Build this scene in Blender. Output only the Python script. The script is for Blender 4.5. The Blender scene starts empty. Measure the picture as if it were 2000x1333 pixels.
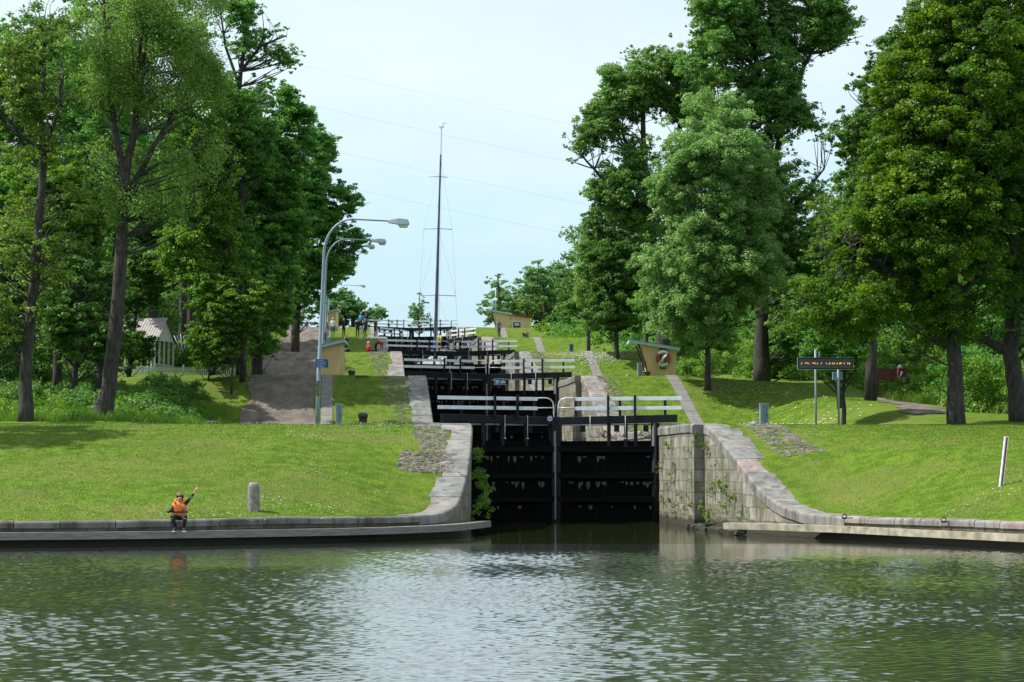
import bpy, bmesh, math, random
import numpy as np
from mathutils import Vector, Matrix

# ------------------------------------------------------------------ camera, sky, sun
scene = bpy.context.scene
C = scene.collection
F, EYE, HOR = 3900.0, 2.06, 254.0
TH = math.atan(HOR / F)
cd = bpy.data.cameras.new('camera'); cam = bpy.data.objects.new('camera', cd); C.objects.link(cam)
cam.location = (0, 0, EYE); cam.rotation_euler = (math.pi / 2 + TH, 0, 0)
cd.sensor_width = 36; cd.lens = F / 2000 * 36; cd.clip_end = 3000; cd.clip_start = .5
scene.camera = cam
SUN = Vector((-0.60, 0.03, 0.80)).normalized()
world = bpy.data.worlds.new("World"); scene.world = world; world.use_nodes = True
wn = world.node_tree; wn.nodes.clear()
wo = wn.nodes.new('ShaderNodeOutputWorld'); wb = wn.nodes.new('ShaderNodeBackground')
sky = wn.nodes.new('ShaderNodeTexSky'); sky.sky_type = 'NISHITA'; sky.sun_disc = False
sky.sun_elevation = math.asin(SUN.z); sky.sun_rotation = math.atan2(SUN.x, SUN.y)
sky.air_density = 1.0; sky.dust_density = 1.5; sky.ozone_density = 1.5
wtc = wn.nodes.new('ShaderNodeTexCoord'); wmp = wn.nodes.new('ShaderNodeMapping')
wmp.inputs['Scale'].default_value = (1, 1, 3.2)
wno = wn.nodes.new('ShaderNodeTexNoise'); wno.inputs['Scale'].default_value = 1.6; wno.inputs['Detail'].default_value = 6
wrp = wn.nodes.new('ShaderNodeValToRGB'); wrp.color_ramp.elements[0].position = .36; wrp.color_ramp.elements[1].position = .66
wrp.color_ramp.elements[0].color = (.62, .62, .62, 1); wrp.color_ramp.elements[1].color = (.96, .96, .96, 1)
wsep = wn.nodes.new('ShaderNodeSeparateXYZ')
wel = wn.nodes.new('ShaderNodeMapRange'); wel.inputs[1].default_value = .08; wel.inputs[2].default_value = .22; wel.inputs[3].default_value = 0; wel.inputs[4].default_value = .75
wmx0 = wn.nodes.new('ShaderNodeMath'); wmx0.operation = 'MAXIMUM'
wmx = wn.nodes.new('ShaderNodeMixRGB')
wcr = wn.nodes.new('ShaderNodeValToRGB'); wcr.color_ramp.elements[0].position = .04; wcr.color_ramp.elements[0].color = (.44, .605, .69, 1)
wcr.color_ramp.elements[1].position = .30; wcr.color_ramp.elements[1].color = (.64, .72, .76, 1)
q_ = wcr.color_ramp.elements.new(.13); q_.color = (.47, .64, .73, 1)
wsc = wn.nodes.new('ShaderNodeVectorMath'); wsc.operation = 'SCALE'; wsc.inputs['Scale'].default_value = 8.3
wcl = wn.nodes.new('ShaderNodeMixRGB'); wcl.inputs[2].default_value = (5.5, 6.05, 6.35, 1)
wn2 = wn.nodes.new('ShaderNodeTexNoise'); wn2.inputs['Scale'].default_value = 2.6; wn2.inputs['Detail'].default_value = 7; wn2.inputs['Roughness'].default_value = .6
wr2 = wn.nodes.new('ShaderNodeValToRGB'); wr2.color_ramp.elements[0].position = .42; wr2.color_ramp.elements[1].position = .68; wr2.color_ramp.elements[1].color = (.8, .8, .8, 1)
wn.links.new(wtc.outputs['Generated'], wmp.inputs[0]); wn.links.new(wmp.outputs[0], wno.inputs['Vector'])
wn.links.new(wno.outputs['Fac'], wrp.inputs[0]); wn.links.new(wtc.outputs['Generated'], wsep.inputs[0])
wn.links.new(wsep.outputs['Z'], wel.inputs[0]); wn.links.new(wrp.outputs[0], wmx0.inputs[0]); wn.links.new(wel.outputs[0], wmx0.inputs[1])
wn.links.new(wsep.outputs['Z'], wcr.inputs[0]); wn.links.new(wcr.outputs[0], wsc.inputs[0]); wn.links.new(wsc.outputs[0], wcl.inputs[1]); wn.links.new(wmp.outputs[0], wn2.inputs['Vector']); wn.links.new(wn2.outputs['Fac'], wr2.inputs[0]); wn.links.new(wr2.outputs[0], wcl.inputs[0]); wn.links.new(wcl.outputs[0], wmx.inputs[2]); wn.links.new(wmx0.outputs[0], wmx.inputs[0]); wn.links.new(sky.outputs[0], wmx.inputs[1])
wn.links.new(wmx.outputs[0], wb.inputs[0]); wn.links.new(wb.outputs[0], wo.inputs[0])
wb.inputs[1].default_value = .13
sd = bpy.data.lights.new('sun', 'SUN'); sun = bpy.data.objects.new('sun', sd); C.objects.link(sun)
sd.energy = 4.9; sd.angle = math.radians(.53); sd.color = (1, .95, .86)
sun.rotation_euler = (-SUN).to_track_quat('-Z', 'Y').to_euler()
scene.view_settings.view_transform = 'Standard'; scene.view_settings.look = 'None'
scene.view_settings.exposure = 0.42; scene.view_settings.gamma = 1
scene.cycles.max_bounces = 6; scene.cycles.transparent_max_bounces = 6
scene.cycles.diffuse_bounces = 3; scene.cycles.glossy_bounces = 3; scene.cycles.transmission_bounces = 3
scene.cycles.sample_clamp_indirect = 6

# ------------------------------------------------------------------ layout helpers
def P(px, py, D):
    v = 666.5 - py; t = D / (F * math.cos(TH) - v * math.sin(TH))
    return Vector(((px - 1000) * t, D, EYE + (F * math.sin(TH) + v * math.cos(TH)) * t))
def S(D): return F / D
def cx(Y): return 1.9 + .093 * (80.4 - Y)
PERIOD, RISE, CR0, Z0 = 34.6, 3.38, 73.0, 3.78
GATE0 = 80.4
def sstep(x, a, b):
    t = np.clip((x - a) / (b - a), 0, 1); return t * t * (3 - 2 * t)
WL = [(73, -1.41), (69, -1.42), (67, -1.5), (65.5, -1.6), (63.8, -1.75), (62.3, -2.1), (60.6, -2.8), (58.3, -4.3), (56.6, -6.6), (54.7, -10), (53.7, -13.7), (52.2, -25), (50.6, -45), (48, -160)]
WR = [(73, 6.98), (71, 7.25), (69.3, 7.55), (67.5, 7.85), (65.5, 8.15), (64, 8.5), (61.8, 9.2), (60.0, 9.95), (56, 11.6), (51.9, 13.5), (46, 16.2), (36, 20), (25, 25), (0, 40)]
FZ = [(45, .62), (60, .62), (62.3, .70), (64, .94), (65.5, 1.32), (67, 1.82), (69, 2.55), (71, 3.26), (72.3, 3.64), (73.6, 3.78), (76, 3.78)]
SLX = [-12, -10.7, -9, -7.5, -6, -4, -2, -.7, 0, 1]; SLZ = [0, .025, .10, .22, .38, .61, .835, .956, 1, 1]
WLx = np.array([p[1] for p in WL][::-1]); WLy = np.array([p[0] for p in WL][::-1])
WRx = np.array([p[1] for p in WR]); WRy = np.array([p[0] for p in WR])
def hnoise(X, Y):
    return (np.sin(X * .31 + Y * .17) + np.sin(X * .13 - Y * .23 + 2) + .5 * np.sin(X * .7 + Y * .53 + 1)) * .045
def gv(X, Y):
    X = np.asarray(X, float); Y = np.asarray(Y, float)
    t = X - cx(Y)
    k = np.clip(np.floor((Y - CR0) / PERIOD), 0, 4); u = Y - CR0 - PERIOD * k
    g = np.interp(u - PERIOD, SLX, SLZ); g2 = np.clip((u - 3) / (PERIOD - 3), 0, 1)
    wg = np.maximum(sstep(t, 11.5, 16), sstep(-t, 14.5, 18)) * .8
    g = g * (1 - wg) + g2 * wg; g = np.where(k >= 4, 0, g)
    back = Z0 + RISE * (k + g)
    bank = np.where(t > 0, .20 * np.clip(t - np.interp(Y, [110, 150], [22, 16]), 0, 9) * sstep(Y, 88, 112), .20 * np.clip(-t - 14.5, 0, 8) * sstep(Y, 125, 150))
    dip = -.35 * sstep(t, 8, 20) * sstep(Y, 84, 104) * (1 - sstep(Y, 125, 150))
    back = back + bank + dip
    near = np.interp(Y, [p[0] for p in FZ], [p[1] for p in FZ])
    q = np.where(X < 3, np.interp(X, WLx, WLy), np.interp(X, WRx, WRy))
    uu = np.clip((Y - q) / (73.6 - q), 0, 1)
    far = .62 + (Z0 - .62) * (.55 * uu + .45 * uu * uu * (3 - 2 * uu))
    w = sstep(np.abs(t), 4.8, 11)
    front = near * (1 - w) + far * w
    z = np.where(Y < 74, front, back)
    amp = sstep(np.abs(t), 5.5, 10) * sstep(np.abs(Y - 62), 0, 4)
    nearcrest = 1 - .8 * np.exp(-((Y - 73.5) / 3) ** 2)
    return z + hnoise(X, Y) * amp * nearcrest * np.where(Y < 60, .3, 1)
def gz(x, y): return float(gv(x, y))

# ------------------------------------------------------------------ materials
MATS = {}
def mat(name, col, rough=.7, var=.25, scale=6, bump=.0, bscale=None, metal=0, col2=None, spec=.5, coat=0, stretch=None, detail=5, emit=None):
    m = bpy.data.materials.new(name); m.use_nodes = True; nt = m.node_tree; b = nt.nodes['Principled BSDF']
    b.inputs['Roughness'].default_value = rough; b.inputs['Metallic'].default_value = metal
    b.inputs['Specular IOR Level'].default_value = spec
    tc = nt.nodes.new('ShaderNodeTexCoord'); mp = nt.nodes.new('ShaderNodeMapping')
    nt.links.new(tc.outputs['Object'], mp.inputs[0])
    if stretch: mp.inputs['Scale'].default_value = stretch
    n = nt.nodes.new('ShaderNodeTexNoise'); n.inputs['Scale'].default_value = scale; n.inputs['Detail'].default_value = detail
    nt.links.new(mp.outputs[0], n.inputs['Vector'])
    r = nt.nodes.new('ShaderNodeValToRGB'); e = r.color_ramp.elements
    c2 = col2 or tuple(c * (1 - var) for c in col)
    e[0].position = .35; e[0].color = (*c2, 1); e[1].position = .65
    e[1].color = (*col, 1) if col2 else (*[min(1, c * (1 + var * .6)) for c in col], 1)
    nt.links.new(n.outputs['Fac'], r.inputs[0]); nt.links.new(r.outputs[0], b.inputs['Base Color'])
    if bump:
        n2 = nt.nodes.new('ShaderNodeTexNoise'); n2.inputs['Scale'].default_value = bscale or scale * 4; n2.inputs['Detail'].default_value = 6
        nt.links.new(mp.outputs[0], n2.inputs['Vector'])
        bp = nt.nodes.new('ShaderNodeBump'); bp.inputs['Strength'].default_value = bump; bp.inputs['Distance'].default_value = .03
        nt.links.new(n2.outputs['Fac'], bp.inputs['Height']); nt.links.new(bp.outputs[0], b.inputs['Normal'])
    if emit:
        b.inputs['Emission Color'].default_value = (*emit[0], 1); b.inputs['Emission Strength'].default_value = emit[1]
    MATS[name] = m; return m

M_black = mat('black_paint', (.006, .009, .014), .5, .4, 3, .15, 30, spec=.25)
M_tar = mat('tarred_wood', (.004, .004, .0035), .8, .5, 4, .4, 18, stretch=(6, 6, .5), spec=.08)
M_white = mat('white_paint', (.72, .78, .84), .5, .10, 5, .05, 40)
M_pipe = mat('painted_pipe', (.6, .64, .66), .4, .1)
M_grey = mat('weathered_grey', (.24, .26, .26), .8, .45, 8, .3, 30, stretch=(8, 8, .4))
M_bluegrey = mat('blue_grey_paint', (.20, .29, .36), .5, .1, 3)
M_lampgrey = mat('lamp_grey', (.22, .30, .36), .4, .1, 3)
M_galv = mat('galvanised', (.36, .42, .45), .4, .12, 6, metal=.3)
M_tan = None
M_roof = mat('roof_edge_blue', (.42, .55, .64), .5, .1, 3)
M_iron = mat('cast_iron', (.03, .03, .032), .35, .3, 10, .2, 40)
M_brown = mat('brown_wood', (.10, .055, .032), .75, .3, 6, .2, 30, stretch=(6, 6, .6))
M_redwood = mat('red_wood', (.12, .02, .016), .7, .3, 6, .2, 30)
M_red = mat('red_paint', (.50, .035, .025), .5, .1)
M_orange = mat('orange_fabric', (1.0, .24, .03), .7, .15, 30, .2, 60)
M_navy = mat('navy_canvas', (.012, .022, .085), .7, .3, 5, .3, 30)
M_hull = mat('white_gelcoat', (.75, .77, .78), .25, .05)
M_alu = mat('anodised_aluminium', (.27, .29, .31), .5, .08, metal=.1)
M_rib = mat('wet_black_rib', (.004, .0055, .008), .7, .4, 3, .1, 30, spec=.1)
M_bluesign = mat('blue_sign', (.008, .07, .28), .4, .05)
M_darksign = mat('dark_sign', (.008, .012, .03), .4, .05)
M_signwhite = mat('sign_white', (.65, .75, .9), .5, .03)
M_screen = mat('screen_grey', (.075, .09, .11), .35, .08, 40)
M_amber = mat('amber_light', (.9, .45, .05), .5, .05, emit=((1, .45, .04), 1.1))
M_glass = mat('lamp_glass', (.5, .55, .55), .15, .05)
M_bark = mat('bark', (.050, .046, .040), .9, .55, 3.5, .8, 14, stretch=(3, 3, .7))
M_birch = mat('birch_bark', (.11, .11, .10), .85, .7, 4, .7, 10, stretch=(2, 2, 1.2))
M_skin = mat('skin', (.58, .32, .22), .5, .05)
M_hair = mat('hair_brown', (.15, .095, .055), .7, .4, 30)
M_fair = mat('hair_fair', (.45, .40, .33), .7, .3, 30)
M_blackcloth = mat('black_cloth', (.012, .012, .015), .85, .3, 12)
M_flagblue = mat('flag_blue', (.01, .09, .36), .7, .05)
M_flagyellow = mat('flag_yellow', (.85, .55, .02), .7, .05)
M_stonegrey = mat('granite', (.22, .21, .20), .85, .35, 7, .5, 40, detail=9)
M_conc = mat('concrete_slab', (.175, .168, .16), .9, .2, 3, .3, 30)
M_fender = mat('fender_wood', (.20, .20, .18), .8, .3, 3, .2, 20, stretch=(.7, .7, 8))
M_debris = mat('driftwood', (.07, .055, .04), .9, .4)
M_offwhite = mat('offwhite_wood', (.55, .56, .54), .7, .12, 4)

def leafmat(name, c1, c2, c3, trans=.35):
    m = bpy.data.materials.new(name); m.use_nodes = True; nt = m.node_tree; nt.nodes.clear()
    o = nt.nodes.new('ShaderNodeOutputMaterial'); at = nt.nodes.new('ShaderNodeAttribute'); at.attribute_name = 'tone'
    r = nt.nodes.new('ShaderNodeValToRGB'); e = r.color_ramp.elements
    e[0].position = .0; e[0].color = (*c1, 1); e[1].position = 1; e[1].color = (*c3, 1)
    q = e.new(.55); q.color = (*c2, 1)
    nt.links.new(at.outputs['Fac'], r.inputs[0]); gain = {'ash_leaf': 1.55, 'maple_leaf': 1.12, 'yellow_leaf': 1.35, 'weed_leaf': 1.4}.get(name, 1.75) if name != 'grass_blade' else 1.0
    for q2 in e: q2.color = (*[min(.6, c * gain) for c in q2.color[:3]], 1)
    d = nt.nodes.new('ShaderNodeBsdfPrincipled'); d.inputs['Roughness'].default_value = .5; d.inputs['Specular IOR Level'].default_value = .35
    t = nt.nodes.new('ShaderNodeBsdfTranslucent'); mx = nt.nodes.new('ShaderNodeMixShader'); mx.inputs[0].default_value = trans
    hs = nt.nodes.new('ShaderNodeHueSaturation'); hs.inputs['Value'].default_value = 1.25; hs.inputs['Hue'].default_value = .485; hs.inputs['Saturation'].default_value = 1.1
    nt.links.new(r.outputs[0], d.inputs['Base Color']); nt.links.new(r.outputs[0], hs.inputs['Color']); nt.links.new(hs.outputs[0], t.inputs[0])
    nt.links.new(d.outputs[0], mx.inputs[1]); nt.links.new(t.outputs[0], mx.inputs[2]); nt.links.new(mx.outputs[0], o.inputs[0])
    return m
LF = {
 'maple': leafmat('maple_leaf', (0.0435, 0.1087, 0.0116), (0.0798, 0.1812, 0.0174), (0.1668, 0.2682, 0.0232), .45),
 'green': leafmat('green_leaf', (0.0319, 0.1015, 0.0203), (0.0609, 0.1668, 0.0319), (0.1232, 0.2465, 0.0435), .45),
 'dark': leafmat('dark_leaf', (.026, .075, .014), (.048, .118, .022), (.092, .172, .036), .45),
 'ash': leafmat('ash_leaf', (.08, .17, .045), (.135, .245, .075), (.21, .33, .125), .45),
 'olive': leafmat('olive_leaf', (.048, .115, .022), (.082, .17, .04), (.14, .235, .075), .45),
 'mid': leafmat('mid_leaf', (.045, .12, .025), (.08, .175, .04), (.13, .235, .065), .45),
 'yellow': leafmat('yellow_leaf', (.055, .125, .020), (.085, .165, .028), (.20, .24, .045), .45),
 'birch': leafmat('birch_leaf', (0.0580, 0.1232, 0.0261), (0.0943, 0.1812, 0.0377), (0.1668, 0.2465, 0.0653), .45),
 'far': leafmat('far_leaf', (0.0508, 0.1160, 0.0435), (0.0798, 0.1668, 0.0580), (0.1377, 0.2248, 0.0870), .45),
 'grass': leafmat('grass_blade', (.050, .110, .006), (.085, .170, .009), (.160, .225, .025), .3),
 'weed': leafmat('weed_leaf', (0.0508, 0.1305, 0.0174), (0.0943, 0.2030, 0.0261), (0.1740, 0.2900, 0.0508), .45),
}
# ------------------------------------------------------------------ mesh builder
class MB:
    def __init__(s): s.v = []; s.f = []; s.m = []; s.sm = []
    def add(s, vs, fs, mi=0, smooth=False):
        o = len(s.v); s.v += [tuple(v) for v in vs]
        for f in fs: s.f.append([i + o for i in f]); s.m.append(mi); s.sm.append(smooth)
    def box(s, c, d, mi=0, rz=0, rx=0, ry=0):
        R = Matrix.Rotation(rz, 3, 'Z') @ Matrix.Rotation(rx, 3, 'X') @ Matrix.Rotation(ry, 3, 'Y'); c = Vector(c)
        vs = [c + R @ Vector((d[0] / 2 * a, d[1] / 2 * b, d[2] / 2 * e)) for e in (-1, 1) for a, b in ((-1, -1), (1, -1), (1, 1), (-1, 1))]
        s.add(vs, [(3, 2, 1, 0), (4, 5, 6, 7), (0, 1, 5, 4), (1, 2, 6, 5), (2, 3, 7, 6), (3, 0, 4, 7)], mi); return s
    def bar(s, a, b, w, h, mi=0, up=(0, 0, 1)):
        a = Vector(a); b = Vector(b); d = (b - a).normalized(); up = Vector(up)
        if abs(d.dot(up)) > .99: up = Vector((0, 1, 0))
        x = d.cross(up).normalized(); z = x.cross(d)
        vs = [p + x * w / 2 * i + z * h / 2 * j for p in (a, b) for i, j in ((-1, -1), (1, -1), (1, 1), (-1, 1))]
        s.add(vs, [(3, 2, 1, 0), (4, 5, 6, 7), (0, 1, 5, 4), (1, 2, 6, 5), (2, 3, 7, 6), (3, 0, 4, 7)], mi); return s
    def tube(s, pts, r, n=8, mi=0, cap=True):
        pts = [Vector(p) for p in pts]
        if not hasattr(r, '__len__'): r = [r] * len(pts)
        vs = []; fs = []; ref = Vector((0, 1, 0))
        for i, p in enumerate(pts):
            d = (pts[min(i + 1, len(pts) - 1)] - pts[max(i - 1, 0)])
            d = d.normalized() if d.length > 1e-9 else Vector((0, 0, 1))
            x = d.cross(ref)
            if x.length < .05: x = d.cross(Vector((1, 0, 0)))
            x.normalize(); y = d.cross(x); ref = -y if False else ref
            for k in range(n):
                a = 2 * math.pi * k / n; vs.append(p + x * math.cos(a) * r[i] + y * math.sin(a) * r[i])
        for i in range(len(pts) - 1):
            for k in range(n):
                k2 = (k + 1) % n; fs.append((i * n + k, i * n + k2, (i + 1) * n + k2, (i + 1) * n + k))
        s.add(vs, fs, mi, True)
        if cap:
            o = len(s.v) - len(vs)
            s.f.append([o + k for k in range(n)][::-1]); s.m.append(mi); s.sm.append(False)
            s.f.append([o + (len(pts) - 1) * n + k for k in range(n)]); s.m.append(mi); s.sm.append(False)
        return s
    def lathe(s, prof, c=(0, 0, 0), n=16, mi=0):
        c = Vector(c); vs = []; fs = []
        for r, z in prof:
            for k in range(n):
                a = 2 * math.pi * k / n; vs.append(c + Vector((r * math.cos(a), r * math.sin(a), z)))
        for i in range(len(prof) - 1):
            for k in range(n):
                k2 = (k + 1) % n; fs.append((i * n + k, i * n + k2, (i + 1) * n + k2, (i + 1) * n + k))
        s.add(vs, fs, mi, True); return s
    def prism(s, poly, y0, y1, mi=0):   # poly in (x,z), extruded along y
        n = len(poly); vs = [(x, y0, z) for x, z in poly] + [(x, y1, z) for x, z in poly]
        s.add(vs, [tuple(range(n)), tuple(range(2 * n - 1, n - 1, -1))] + [(i, i + n, (i + 1) % n + n, (i + 1) % n) for i in range(n)], mi); return s
    def build(s, name, mats, parent=None, loc=None, bevel=0):
        me = bpy.data.meshes.new(name); me.from_pydata([tuple(v) for v in s.v], [], s.f)
        mats = mats if isinstance(mats, (list, tuple)) else [mats]
        for m in mats: me.materials.append(m)
        me.polygons.foreach_set('material_index', s.m); me.polygons.foreach_set('use_smooth', s.sm)
        bm = bmesh.new(); bm.from_mesh(me); bmesh.ops.recalc_face_normals(bm, faces=bm.faces); bm.to_mesh(me); bm.free()
        me.update()
        o = bpy.data.objects.new(name, me); C.objects.link(o)
        if parent: o.parent = parent
        if loc is not None: o.location = loc
        if bevel:
            b = o.modifiers.new('edge', 'BEVEL'); b.width = bevel; b.segments = 2; b.limit_method = 'ANGLE'
        return o
def tag(o, label=None, cat=None, group=None, kind=None):
    if label: o['label'] = label
    if cat: o['category'] = cat
    if group: o['group'] = group
    if kind: o['kind'] = kind
    return o
def empty(name, loc, rz=0, label=None, cat=None, group=None):
    o = bpy.data.objects.new(name, None); C.objects.link(o); o.location = loc; o.rotation_euler = (0, 0, rz); o.empty_display_size = .2
    return tag(o, label, cat, group)
KIDS = {}
def copy_tree(o, parent=None):
    c = o.copy(); C.objects.link(c); c.parent = parent
    for ch in [x for x in C.objects if x.parent == o]: copy_tree(ch, c)
    return c
def struct(o): o['kind'] = 'structure'; return o
def text_mesh(body, size, align='CENTER'):
    cu = bpy.data.curves.new('txt', 'FONT'); cu.body = body; cu.size = size; cu.align_x = align; cu.align_y = 'CENTER'; cu.resolution_u = 2; cu.extrude = .001
    to = bpy.data.objects.new('txt', cu); C.objects.link(to); dg = bpy.context.evaluated_depsgraph_get()
    me = bpy.data.meshes.new_from_object(to.evaluated_get(dg)); vs = [v.co.copy() for v in me.vertices]; fs = [tuple(p.vertices) for p in me.polygons]
    bpy.data.objects.remove(to); bpy.data.meshes.remove(me); return vs, fs

# ------------------------------------------------------------------ ground sheet
def edge_dist(X, Y):     # signed distance to the shore polyline (positive on land) for the front part
    d = np.full(X.shape, 1e9)
    for poly in (WL, WR):
        for (y0, x0), (y1, x1) in zip(poly[:-1], poly[1:]):
            ex, ey = x1 - x0, y1 - y0; L = ex * ex + ey * ey
            u = np.clip(((X - x0) * ex + (Y - y0) * ey) / L, 0, 1)
            d = np.minimum(d, np.hypot(X - x0 - u * ex, Y - y0 - u * ey))
    q = np.where(X < 3, np.interp(X, WLx, WLy), np.interp(X, WRx, WRy))
    xl = np.interp(Y, WLy, WLx); xr = np.interp(-Y, -WRy, WRx)
    land = np.where(X < 3, (X < xl) & (Y > q), X > xr)
    return np.where(land, d, -d)
ts = np.concatenate([np.array([-400, -250, -160, -110, -80, -62, -50, -42, -36, -31, -27, -24, -21.5, -19.5, -18, -17]), np.arange(-16.2, -4.7, .3), [-4.55, -4.45], np.arange(-4.1, 4.2, .5), [4.75, 4.85], np.arange(5.1, 18.1, .3), [18.6, 19.5, 20.5, 22, 24, 27, 30, 34, 40, 50, 65, 85, 120, 170, 260, 420]])
Ys = np.concatenate([np.arange(44, 80, .3), np.arange(80, 222, .6), [225, 230, 240, 255, 280, 320, 380, 480, 640, 900]])
def build_ground():
    T, Y = np.meshgrid(ts, Ys); X = T + cx(np.minimum(Y, 300))
    Z = gv(X, Y)
    ed = edge_dist(X, Y)
    drop = np.where(Y < 73.05, ed < .5, (T > -4.5) & (T < 4.8) & (Y < 226))
    Z = np.where(drop, -2.2, Z - .0)
    V = np.stack([X, Y, Z], -1).reshape(-1, 3); ny, nx = X.shape
    i = np.arange(ny - 1)[:, None] * nx + np.arange(nx - 1)[None]
    Fq = np.stack([i, i + 1, i + nx + 1, i + nx], -1).reshape(-1, 4)
    me = bpy.data.meshes.new('lawn_ground'); me.from_pydata(V.tolist(), [], Fq.tolist()); me.polygons.foreach_set('use_smooth', [True] * len(Fq))
    o = bpy.data.objects.new('lawn_ground', me); C.objects.link(o); struct(o)
    m = bpy.data.materials.new('lawn'); m.use_nodes = True; nt = m.node_tree; b = nt.nodes['Principled BSDF']; b.inputs['Roughness'].default_value = .9; b.inputs['Specular IOR Level'].default_value = .15
    tc = nt.nodes.new('ShaderNodeTexCoord')
    def noise(sc, det=5, st=(1, 1, 1)):
        mp = nt.nodes.new('ShaderNodeMapping'); mp.inputs['Scale'].default_value = st; nt.links.new(tc.outputs['Object'], mp.inputs[0])
        n = nt.nodes.new('ShaderNodeTexNoise'); n.inputs['Scale'].default_value = sc; n.inputs['Detail'].default_value = det; nt.links.new(mp.outputs[0], n.inputs['Vector']); return n.outputs['Fac']
    def ramp(f, a, b_):
        r = nt.nodes.new('ShaderNodeValToRGB'); r.color_ramp.elements[0].position = a; r.color_ramp.elements[1].position = b_; nt.links.new(f, r.inputs[0]); return r.outputs[0]
    def mix(f, a, b_):
        x = nt.nodes.new('ShaderNodeMixRGB')
        nt.links.new(f, x.inputs[0])
        for k, c in ((1, a), (2, b_)):
            if isinstance(c, tuple): x.inputs[k].default_value = (*c, 1)
            else: nt.links.new(c, x.inputs[k])
        return x.outputs[0]
    base = mix(ramp(noise(2.2, 8), .4, .62), (.060, .118, .006), (.105, .178, .012))
    base = mix(ramp(noise(.35, 4), .50, .68), base, (.125, .155, .028))
    base = mix(ramp(noise(9, 6), .60, .74), base, (.16, .185, .035))
    base = mix(ramp(noise(1.1, 5), .62, .78), base, (.13, .115, .045))
    base = mix(ramp(noise(.22, 3), .55, .75), base, (.105, .135, .026))
    nt.links.new(base, b.inputs['Base Color'])
    bp = nt.nodes.new('ShaderNodeBump'); bp.inputs['Strength'].default_value = .8; bp.inputs['Distance'].default_value = .06
    nt.links.new(noise(14, 8), bp.inputs['Height']); nt.links.new(bp.outputs[0], b.inputs['Normal'])
    me.materials.append(m); return o
build_ground()

def sheet(name, m, rows, dz=.03, ncol=6, thick=0):
    """rows: list of (Y, t0, t1); lies on the ground"""
    vs = []; fs = []
    for Y, a, b in rows:
        for k in range(ncol + 1):
            t = a + (b - a) * k / ncol; x = t + cx(Y); vs.append((x, Y, gz(x, Y) + dz))
    n = ncol + 1
    for i in range(len(rows) - 1):
        for k in range(ncol): fs.append((i * n + k, i * n + k + 1, (i + 1) * n + k + 1, (i + 1) * n + k))
    me = bpy.data.meshes.new(name); me.from_pydata(vs, [], fs); me.materials.append(m); me.polygons.foreach_set('use_smooth', [True] * len(fs))
    o = bpy.data.objects.new(name, me); C.objects.link(o); struct(o); return o
rng = random.Random(5)
M_gravel = mat('gravel', (.175, .145, .122), .95, .3, 1.6, 1.0, 22, col2=(.085, .068, .056), detail=10, stretch=(1, .45, 1))  # darkened, mottled gravel colour also stands in for tree shade on the path
yrow = lambda a, b: [float(y) for y in Ys if a <= y <= b]
def edge_n(y, s): return .25 * math.sin(y * .61 + s) + .13 * math.sin(y * 1.7 + 2 * s)
sheet('gravel_path', M_gravel, [(y, -13.6 - .5 * max(0, 1 - (y - 76) / 14) + edge_n(y, 1), -10.0 + .25 * edge_n(y, 4)) for y in yrow(75.5, 240)])
# little gravel tracks on the other bank
sheet('gravel_track', M_gravel, [(y, 15.4 + .19 * (y - 85) + edge_n(y, 2), 17.4 + .13 * (y - 85) + edge_n(y, 5) * .8) for y in yrow(83, 106)])
sheet('gravel_track', M_gravel, [(y, 11.6 + .02 * (y - 112) + edge_n(y, 7), 13.6 + .02 * (y - 112) + edge_n(y, 9)) for y in yrow(112, 132)])

# slab walkways
def slab_walk(y0, y1, ta, tb, w, seed):
    mb = MB(); r = random.Random(seed); y = y0
    while y < y1:
        L = .8; ya, yb = y + .012, min(y + L - .012, y1); vs = []
        for yy, ss in ((ya, -1), (ya, 1), (yb, 1), (yb, -1)):
            f = (yy - y0) / (y1 - y0); x = cx(yy) + ta + (tb - ta) * (f) + ss * w / 2; vs.append((x, yy, gz(x, yy) + .035 + r.uniform(0, .008)))
        vs += [(a, b, c - .2) for a, b, c in vs]
        mb.add(vs, [(0, 1, 2, 3), (7, 6, 5, 4), (0, 4, 5, 1), (1, 5, 6, 2), (2, 6, 7, 3), (3, 7, 4, 0)], 0); y += L
    struct(mb.build('paved_path', M_conc))
for k in range(4):
    slab_walk(92 + PERIOD * k, 107.8 + PERIOD * k, 9.15, 9.2, .62, k)
    slab_walk(92 + PERIOD * k, 107.8 + PERIOD * k, -9.35, -9.35, .57, k + 9)

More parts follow.
